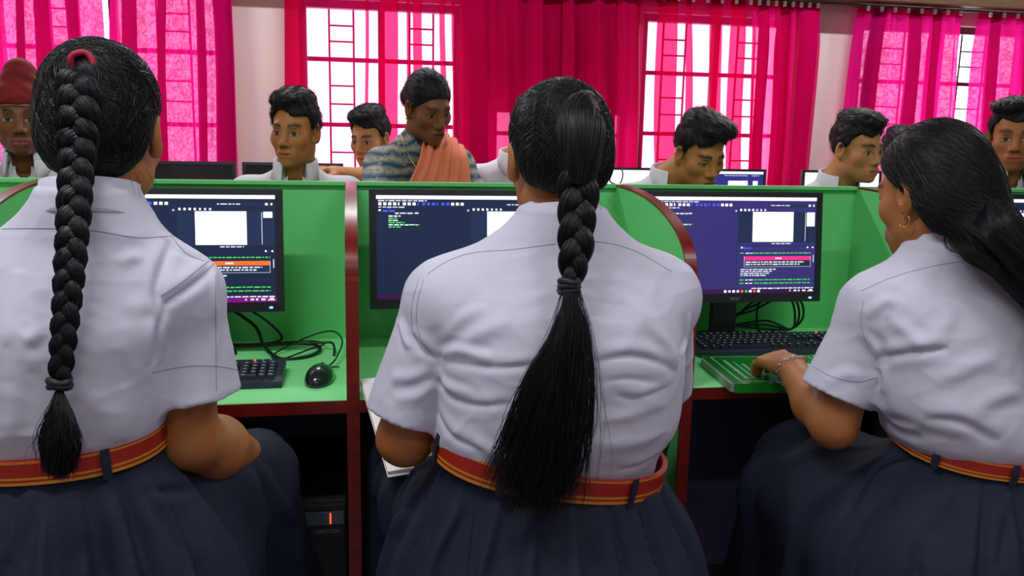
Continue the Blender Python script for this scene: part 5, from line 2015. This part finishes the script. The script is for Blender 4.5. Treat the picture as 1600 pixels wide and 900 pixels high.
def make_person_front(label, head, nb, skin, group, hair='short', shirt=M_bshirt, half=.185, lean=.16, stubble=0., moust=0., quiff=(.0, .03, .118, .06, .07, .034), arms=None,
                      seat=True, seed=0, lip=None, jaw=1.0, nose=1.0, male=True, eye_open=1.0, depth=.11, collar_on=True, trousers=M_trous, face=True, turn=0.0, sdrop=.085, standing=False):
    nb = np.array(nb, float)
    hy = nb[1] + lean
    e = empty('person', (nb[0], hy, 0), label, 'person', group)
    S = SDF(head.c - np.array([.14, .14, .20]), head.c + np.array([.14, .14, .16]), .0030)
    head.skin(S, face=face, nose=nose, jaw=jaw)
    head.neck(S, nb, .055, .064)
    parts = [S.mesh()]
    ct, st = math.cos(turn), math.sin(turn)
    tor = [(nb[2] - .50, nb[0], hy, half * .78, depth), (nb[2] - .36, nb[0], nb[1] + lean * .8, half * .82, depth * 1.05), (nb[2] - .2, nb[0], nb[1] + lean * .45, half * .92, depth * 1.05), (nb[2] - .11, nb[0], nb[1] + lean * .25, half * .86, depth * .95), (nb[2] - .06, nb[0], nb[1] + .03, half * .6, depth * .8), (nb[2] - .02, nb[0], nb[1] + .01, .075, .07), (nb[2] + .01, nb[0], nb[1], .055, .055)]
    sh = [(nb[0] - half * .86 * ct, nb[1] + lean * .25 - half * .86 * st, nb[2] - sdrop), (nb[0] + half * .86 * ct, nb[1] + lean * .25 + half * .86 * st, nb[2] - sdrop)]
    if arms is None:
        arms = [((sh[0][0] - .05, sh[0][1] - .06, nb[2] - .34), (sh[0][0] + .05, sh[0][1] - .26, nb[2] - .36)), ((sh[1][0] + .05, sh[1][1] - .06, nb[2] - .34), (sh[1][0] - .05, sh[1][1] - .26, nb[2] - .36))]
    lo = np.array([nb[0] - .42, nb[1] - .45, 0.0]); hi = np.array([nb[0] + .42, hy + .3, nb[2] + .05])
    for a in arms:
        for p in a:
            lo = np.minimum(lo, np.array(p) - .18); hi = np.maximum(hi, np.array(p) + .18)
    B = SDF(lo, hi, .012)
    B.add(loft(smooth_sec([(z, x, y, rx - .012, ry - .012) for z, x, y, rx, ry in tor])))
    hip = (nb[0], hy, .80 if standing else .54)
    B.add(ell(hip, (.15, .13, .11)), .05)
    knees = [(nb[0] - .12, hy - .40, .52), (nb[0] + .12, hy - .40, .52)] if not standing else [(nb[0] - .09, hy - .02, .45), (nb[0] + .09, hy - .02, .45)]
    feet = [(nb[0] - .12, hy - .38, 0), (nb[0] + .12, hy - .38, 0)] if not standing else [(nb[0] - .09, hy + .02, 0), (nb[0] + .09, hy + .02, 0)]
    for sx, k, f in zip((-1, 1), knees, feet):
        B.add(cone((hip[0] + sx * .09, hip[1], hip[2]), k, .085, .06), .03)
        B.add(cone(k, (f[0], f[1], .09), .055, .04), .03)
    parts.append(B.mesh())
    for s_, (el_, wr) in zip(sh, arms):
        P = np.array([s_, el_, wr])
        A = SDF(P.min(0) - .16, P.max(0) + .16, .0055)
        A.add(cone(s_, el_, .045, .038)); A.add(cone(el_, wr, .038, .027), .02)
        hand(A, wr, np.array(wr) - np.array(el_), (0, 0, 1), (1 if s_ is sh[0] else -1, 0, 0), .98, .5)
        parts.append(A.mesh())
    V, Q = combine(parts)
    nh = len(parts[0][0])
    body = mesh_obj('body', V, Q, M_skin, e, smooth=True, world=True)
    C = np.tile(np.array(skin), (len(V), 1))
    C[:nh] = head.paint(V[:nh], skin, lip=lip, stubble=stubble, moust=moust, male=male, eye_open=eye_open)
    set_color(body, C)
    # shirt
    G = SDF(lo, hi, .0075)
    G.add(loft(smooth_sec(tor)))
    for s_, (el_, wr) in zip(sh, arms):
        s_ = np.array(s_)
        G.add(cone(nb + (0, .01, -.035), s_, .045, .058), .05)
        he = s_ + (np.array(el_) - s_) * .8
        G.add(sleeve(s_, he, .06, .058, .009, .05), .035)
    G.add(cone(nb + (0, -.02, -.03), nb + (0, -.02, .08), .045, .05), .0, 's')
    V, Q = G.mesh()
    N = vnormals(V, Q)
    V = V + N * (.003 * vnoise(V * np.array([1, 1, .6]), 16, seed) + .0015 * vnoise(V, 38, seed + 1))[:, None]
    sobj = mesh_obj('shirt' if male else 'blouse', V, Q, shirt, e, smooth=True, world=True)
    if collar_on:
        collar(sobj, nb + np.array((0, -.004, -.012)), .060, .062, .052, .024, R=np.array(Matrix.Rotation(math.pi, 3, 'Z') @ Matrix.Rotation(-.22, 3, 'X')), gap=1.1, m=shirt)
    # trousers
    T = SDF(lo, hi, .014)
    T.add(loft(smooth_sec([(hip[2] - .10, nb[0], hy, .17, .15), (hip[2] + .02, nb[0], hy, .17, .14), (max(hip[2] + .06, nb[2] - .46), nb[0], hy, half * .82, depth + .008)])))
    for sx, k, f in zip((-1, 1), knees, feet):
        T.add(cone((hip[0] + sx * .09, hip[1], hip[2]), k, .1, .075), .03)
        T.add(cone(k, (f[0], f[1], .08), .072, .062), .03)
    V, Q = T.mesh()
    mesh_obj('trousers' if male else 'saree_skirt', V, Q, trousers, e, smooth=True, world=True)
    for f in feet:
        f2 = (f[0], f[1] - .06, 0)
        shoes(e, [f2])
    # hair
    if hair in ('short', 'bun'):
        S = SDF(head.c - np.array([.15, .16, .13]), head.c + np.array([.15, .16, .19]), .0038)
        b = .009 if hair == 'short' else .008
        S.add(head.ell((0, -.012, .045), (.073 + b, .093 + b, .082 + b)))
        if hair == 'short':
            qx, qy, qz, a1, a2, a3 = quiff
            S.add(head.ell((qx, qy, qz), (a1, a2, a3)), .02)
            S.add(head.ell((0, -.02, .112), (.066, .078, .038)), .02)
        else:
            S.add(head.ell((0, -.115, .0), (.05, .04, .045)), .02)
        X, Y, Z = S.grid()
        lx, ly, lz = head.loc_fn(X, Y, Z)
        hl = HL_BOY if hair == 'short' else [(-.16, -.06), (-.08, -.05), (-.04, -.02), (-.02, .005), (.01, .006), (.03, .016), (.055, .04), (.075, .062), (.12, .078)]
        hy_, hz_ = np.array(hl).T
        h = np.interp(ly.ravel(), hy_, hz_).reshape(ly.shape)
        h = h + (.012 * np.sin(lx * 60 + seed) if hair == 'short' else .0) * (ly > .05)
        S.d = np.maximum(S.d, (h - lz) * .75 * head.sc)
        V, Q = S.mesh()
        N = vnormals(V, Q)
        L = head.local(V)
        q = L.copy(); q[:, 0] *= 2.2; q[:, 1] *= .8
        V = V + N * ((.0035 if hair == 'short' else .0015) * vnoise(q, 60, seed + 3))[:, None]
        ho = mesh_obj('hair', V, Q, M_hairc, e, smooth=True, world=True)
        r = np.random.default_rng(seed)
        st_ = V[r.integers(0, len(V), 750)]
        sgn = quiff[0] if hair == 'short' else 0
        def dirs(P):
            l = head.local(P)
            d = np.zeros_like(l)
            if hair == 'short':
                up = sstep(.06, .11, l[:, 2])
                d[:, 1] = .9 * up + .25; d[:, 0] = np.sign(sgn + 1e-6) * .7 * up; d[:, 2] = -.9 * (1 - up)
            else:
                d[:, 1] = -1; d[:, 2] = -.35
            return d @ head.R.T
        SS = surf_strands(V, Q, st_, dirs, 6, .0065, .0032, .8, seed)
        v, f = strands(SS, .0007 * np.array([.7, 1, 1, 1, .8, .4]))
        tag(mesh_obj('hair_strands', v, f, M_hair, ho, world=True), kind='stuff')
    return e


GB = 'students facing the camera behind the carrels'
NBK = lambda h, dy=.045, dz=-.135: h.c + np.array([0, dy, dz])
PI = math.pi

hB1 = Head(at(462, 206, Y=2.85), PI - .34, .10, -.02, .93, .97)
make_person_front('boy in white shirt looking left, in front of the bare wall', hB1, hB1.c + (-.004, .045, -.125), SKIN_T['a'], GB, quiff=(.01, .026, .108, .064, .068, .030), seed=101, moust=.25)

hB3 = Head(at(1092, 240, Y=2.62), PI + .22, .42, .06, .93, .98)
make_person_front('boy in white shirt bending his head down, right of the middle girl', hB3, hB3.c + (-.06, .085, -.085), SKIN_T['a'], GB, quiff=(-.018, .05, .112, .062, .062, .036), seed=103, moust=.2, eye_open=.5, lean=.14)

hB4 = Head(at(1338, 234, Y=2.75), PI + .28, .14, .04, .92, .98)
make_person_front('boy in white shirt looking right, beside the head of the typing girl', hB4, hB4.c + (-.03, .06, -.120), SKIN_T['d'], GB, quiff=(-.008, .028, .108, .062, .068, .030), seed=104, moust=.15)

hB5 = Head(at(1584, 216, Y=2.7), PI - .62, .08, .0, .97, 1.04)
make_person_front('boy with round face cut by the right edge of the picture', hB5, hB5.c + (0, .04, -.13), SKIN_T['b'], GB, quiff=(.02, .03, .112, .066, .066, .03), seed=105, stubble=.35, moust=.4, jaw=1.2)

hT = Head(at(33, 186, Y=2.95), PI + .26, .06, .0, .96, 1.0)
eT = make_person_front('boy with dark red turban at the left edge of the picture', hT, hT.c + (.0, .045, -.13), SKIN_T['c'], GB, hair='none', seed=106, stubble=.55, moust=.75, lip=srgb(150, 70, 66))
# turban: wrapped cloth with a knot on top and a pale band on the forehead
S = SDF(hT.c - np.array([.17, .17, .05]), hT.c + np.array([.17, .17, .25]), .004)
S.add(hT.ell((0, -.008, .062), (.090, .112, .088)))
S.add(hT.ell((-.01, .02, .150), (.046, .05, .042)), .035)
X, Y, Z = S.grid()
lx, ly, lz = hT.loc_fn(X, Y, Z)
S.d = np.maximum(S.d, (.040 + .35 * np.clip(ly, -1, .1) * .3 - lz) * .9)
V, Q = S.mesh(); N = vnormals(V, Q); L = hT.local(V)
V = V + N * (.0012 * np.sin((L[:, 2] + np.abs(L[:, 0]) * .55) * 170) * (L[:, 1] > -.06) + .002 * vnoise(V, 30, 5))[:, None]
tb = mesh_obj('turban', V, Q, M_turban, eT, smooth=True, world=True)
S = SDF(hT.c - np.array([.17, .17, .05]), hT.c + np.array([.17, .17, .15]), .003)
S.add(hT.ell((0, -.010, .060), (.082, .1055, .083)))
X, Y, Z = S.grid(); lx, ly, lz = hT.loc_fn(X, Y, Z)
mid = .046 + .105 * np.clip(ly, -1, .1)
S.d = np.maximum(S.d, np.maximum(lz - mid - .012, mid - .010 - lz))
V, Q = S.mesh()
mesh_obj('turban_band', V, Q, M_turbw, tb, smooth=True, world=True)

hB2 = Head(at(579, 217, Y=3.72), PI - .55, .22, .0, .965, .98)
nB2 = hB2.c + (.03, .06, -.15)
make_person_front('boy peering out from behind the teacher, arm stretched to the left', hB2, nB2, SKIN_T['d'], GB, quiff=(.01, .04, .105, .062, .062, .032), seed=107,
                  arms=[(at(566, 277, Y=3.53), at(522, 270, Y=3.42)), (nB2 + (.22, -.05, -.34), nB2 + (.12, -.24, -.36))])

hX = Head(at(830, 205, Y=3.35), PI - .2, .2, .0, .93, .98)
make_person_front('boy hidden behind the head of the middle girl, only his shoulder showing', hX, hX.c + (-.05, .05, -.115), SKIN_T['b'], GB, seed=108)
hY = Head(at(1403, 246, Y=3.75), PI - .2, .3, .0, 1.0, .98)
make_person_front('boy almost hidden behind the typing girl, only his hair showing', hY, hY.c + (.05, .06, -.15), SKIN_T['b'], GB, seed=109)

# the teacher bending over: patterned blouse, orange saree over one shoulder
hW = Head(at(668, 168, Y=2.92), PI + .46, .38, .10, .93, .95)
nW = hW.c + np.array([-.012, .09, -.085])
eW = make_person_front('teacher in teal patterned blouse and orange saree bending over', hW, nW, SKIN_T['c'], 'teachers in the classroom', hair='bun', shirt=M_blouse, half=.155, sdrop=.115, standing=True, lean=.30, seed=110, lip=srgb(96, 44, 44), male=False, eye_open=.55, depth=.12, collar_on=False, trousers=M_saree,
                       arms=[(nW + (-.17, -.14, -.28), nW + (-.10, -.34, -.36)), (nW + (.22, -.10, -.32), nW + (.14, -.3, -.38))])
# pallu: folded cloth over the shoulder on the right of the picture
V, Fc = [], []
nu, nv = 26, 24
cen = spline([nW + (.085, .22, -.30), nW + (.09, .17, -.08), nW + (.085, .05, -.002), nW + (.075, -.085, -.035), nW + (.06, -.14, -.13), nW + (.03, -.14, -.25), nW + (-.02, -.10, -.38)], nv)
wid = np.interp(np.linspace(0, 1, nv), [0, .35, .6, 1], [.10, .07, .085, .16])
for j in range(nv):
    for i in range(nu):
        u = i / (nu - 1) - .5
        k = .010 * math.sin(u * 34) + .004 * math.sin(u * 71 + j * .2)
        drop = -.10 * max(0, u) ** 1.5 * 1.6 if j > 5 else -.10 * max(0, u) ** 1.5
        V.append(cen[j] + np.array([u * wid[j] * 2, -k, k * .6 + drop]))
Fc = [(j * nu + i, j * nu + i + 1, (j + 1) * nu + i + 1, (j + 1) * nu + i) for j in range(nv - 1) for i in range(nu - 1)]
po = mesh_obj('saree_drape', V, Fc, M_saree, eW, smooth=True, world=True)
so = po.modifiers.new('thickness', 'SOLIDIFY'); so.thickness = .003
ch = MB().tube(spline([nW + (-.075, -.02, .0), nW + (-.06, -.075, -.05), nW + (-.02, -.115, -.12), nW + (.03, -.11, -.10), nW + (.055, -.06, -.02)], 30), .0016, 6).build('gold_chain', M_gold, eW, smooth=True, world=True)
for q in (-1, 1):
    MB().ball(hW.p(q * .084, .0, -.036), .0045).build('earring', M_gold, eW, smooth=True, world=True)

# stools and the table the students sit at
tb = empty('student_table', (.7, 2.5, 0), 'table behind the green carrels where the boys sit', 'table')
MB().box((-1.5, 2.285, .70), (3.0, 2.66, .725), bevel=.003).build('table_top', M_wood, tb, world=True)
for x in (-1.4, .0, 1.5, 2.9):
    MB().box((x - .02, 2.3, 0), (x + .02, 2.6, .70)).build('trestle', M_wood, tb, world=True)
for h_, dx, ly_, w_ in ((hB1, -.008, .21, 'the boy looking left'), (hB3, -.06, .25, 'the boy bending his head'), (hB4, -.03, .23, 'the boy looking right'), (hB5, 0, .20, 'the boy at the right edge'), (hT, 0, .21, 'the boy with the turban'), (hB2, .03, .22, 'the boy behind the teacher'), (hX, 0, .21, 'the boy hidden behind the middle girl'), (hY, .05, .22, 'the boy hidden behind the typing girl')):
    stool(h_.c[0] + dx, h_.c[1] + ly_, .43, 'dark stool under ' + w_)
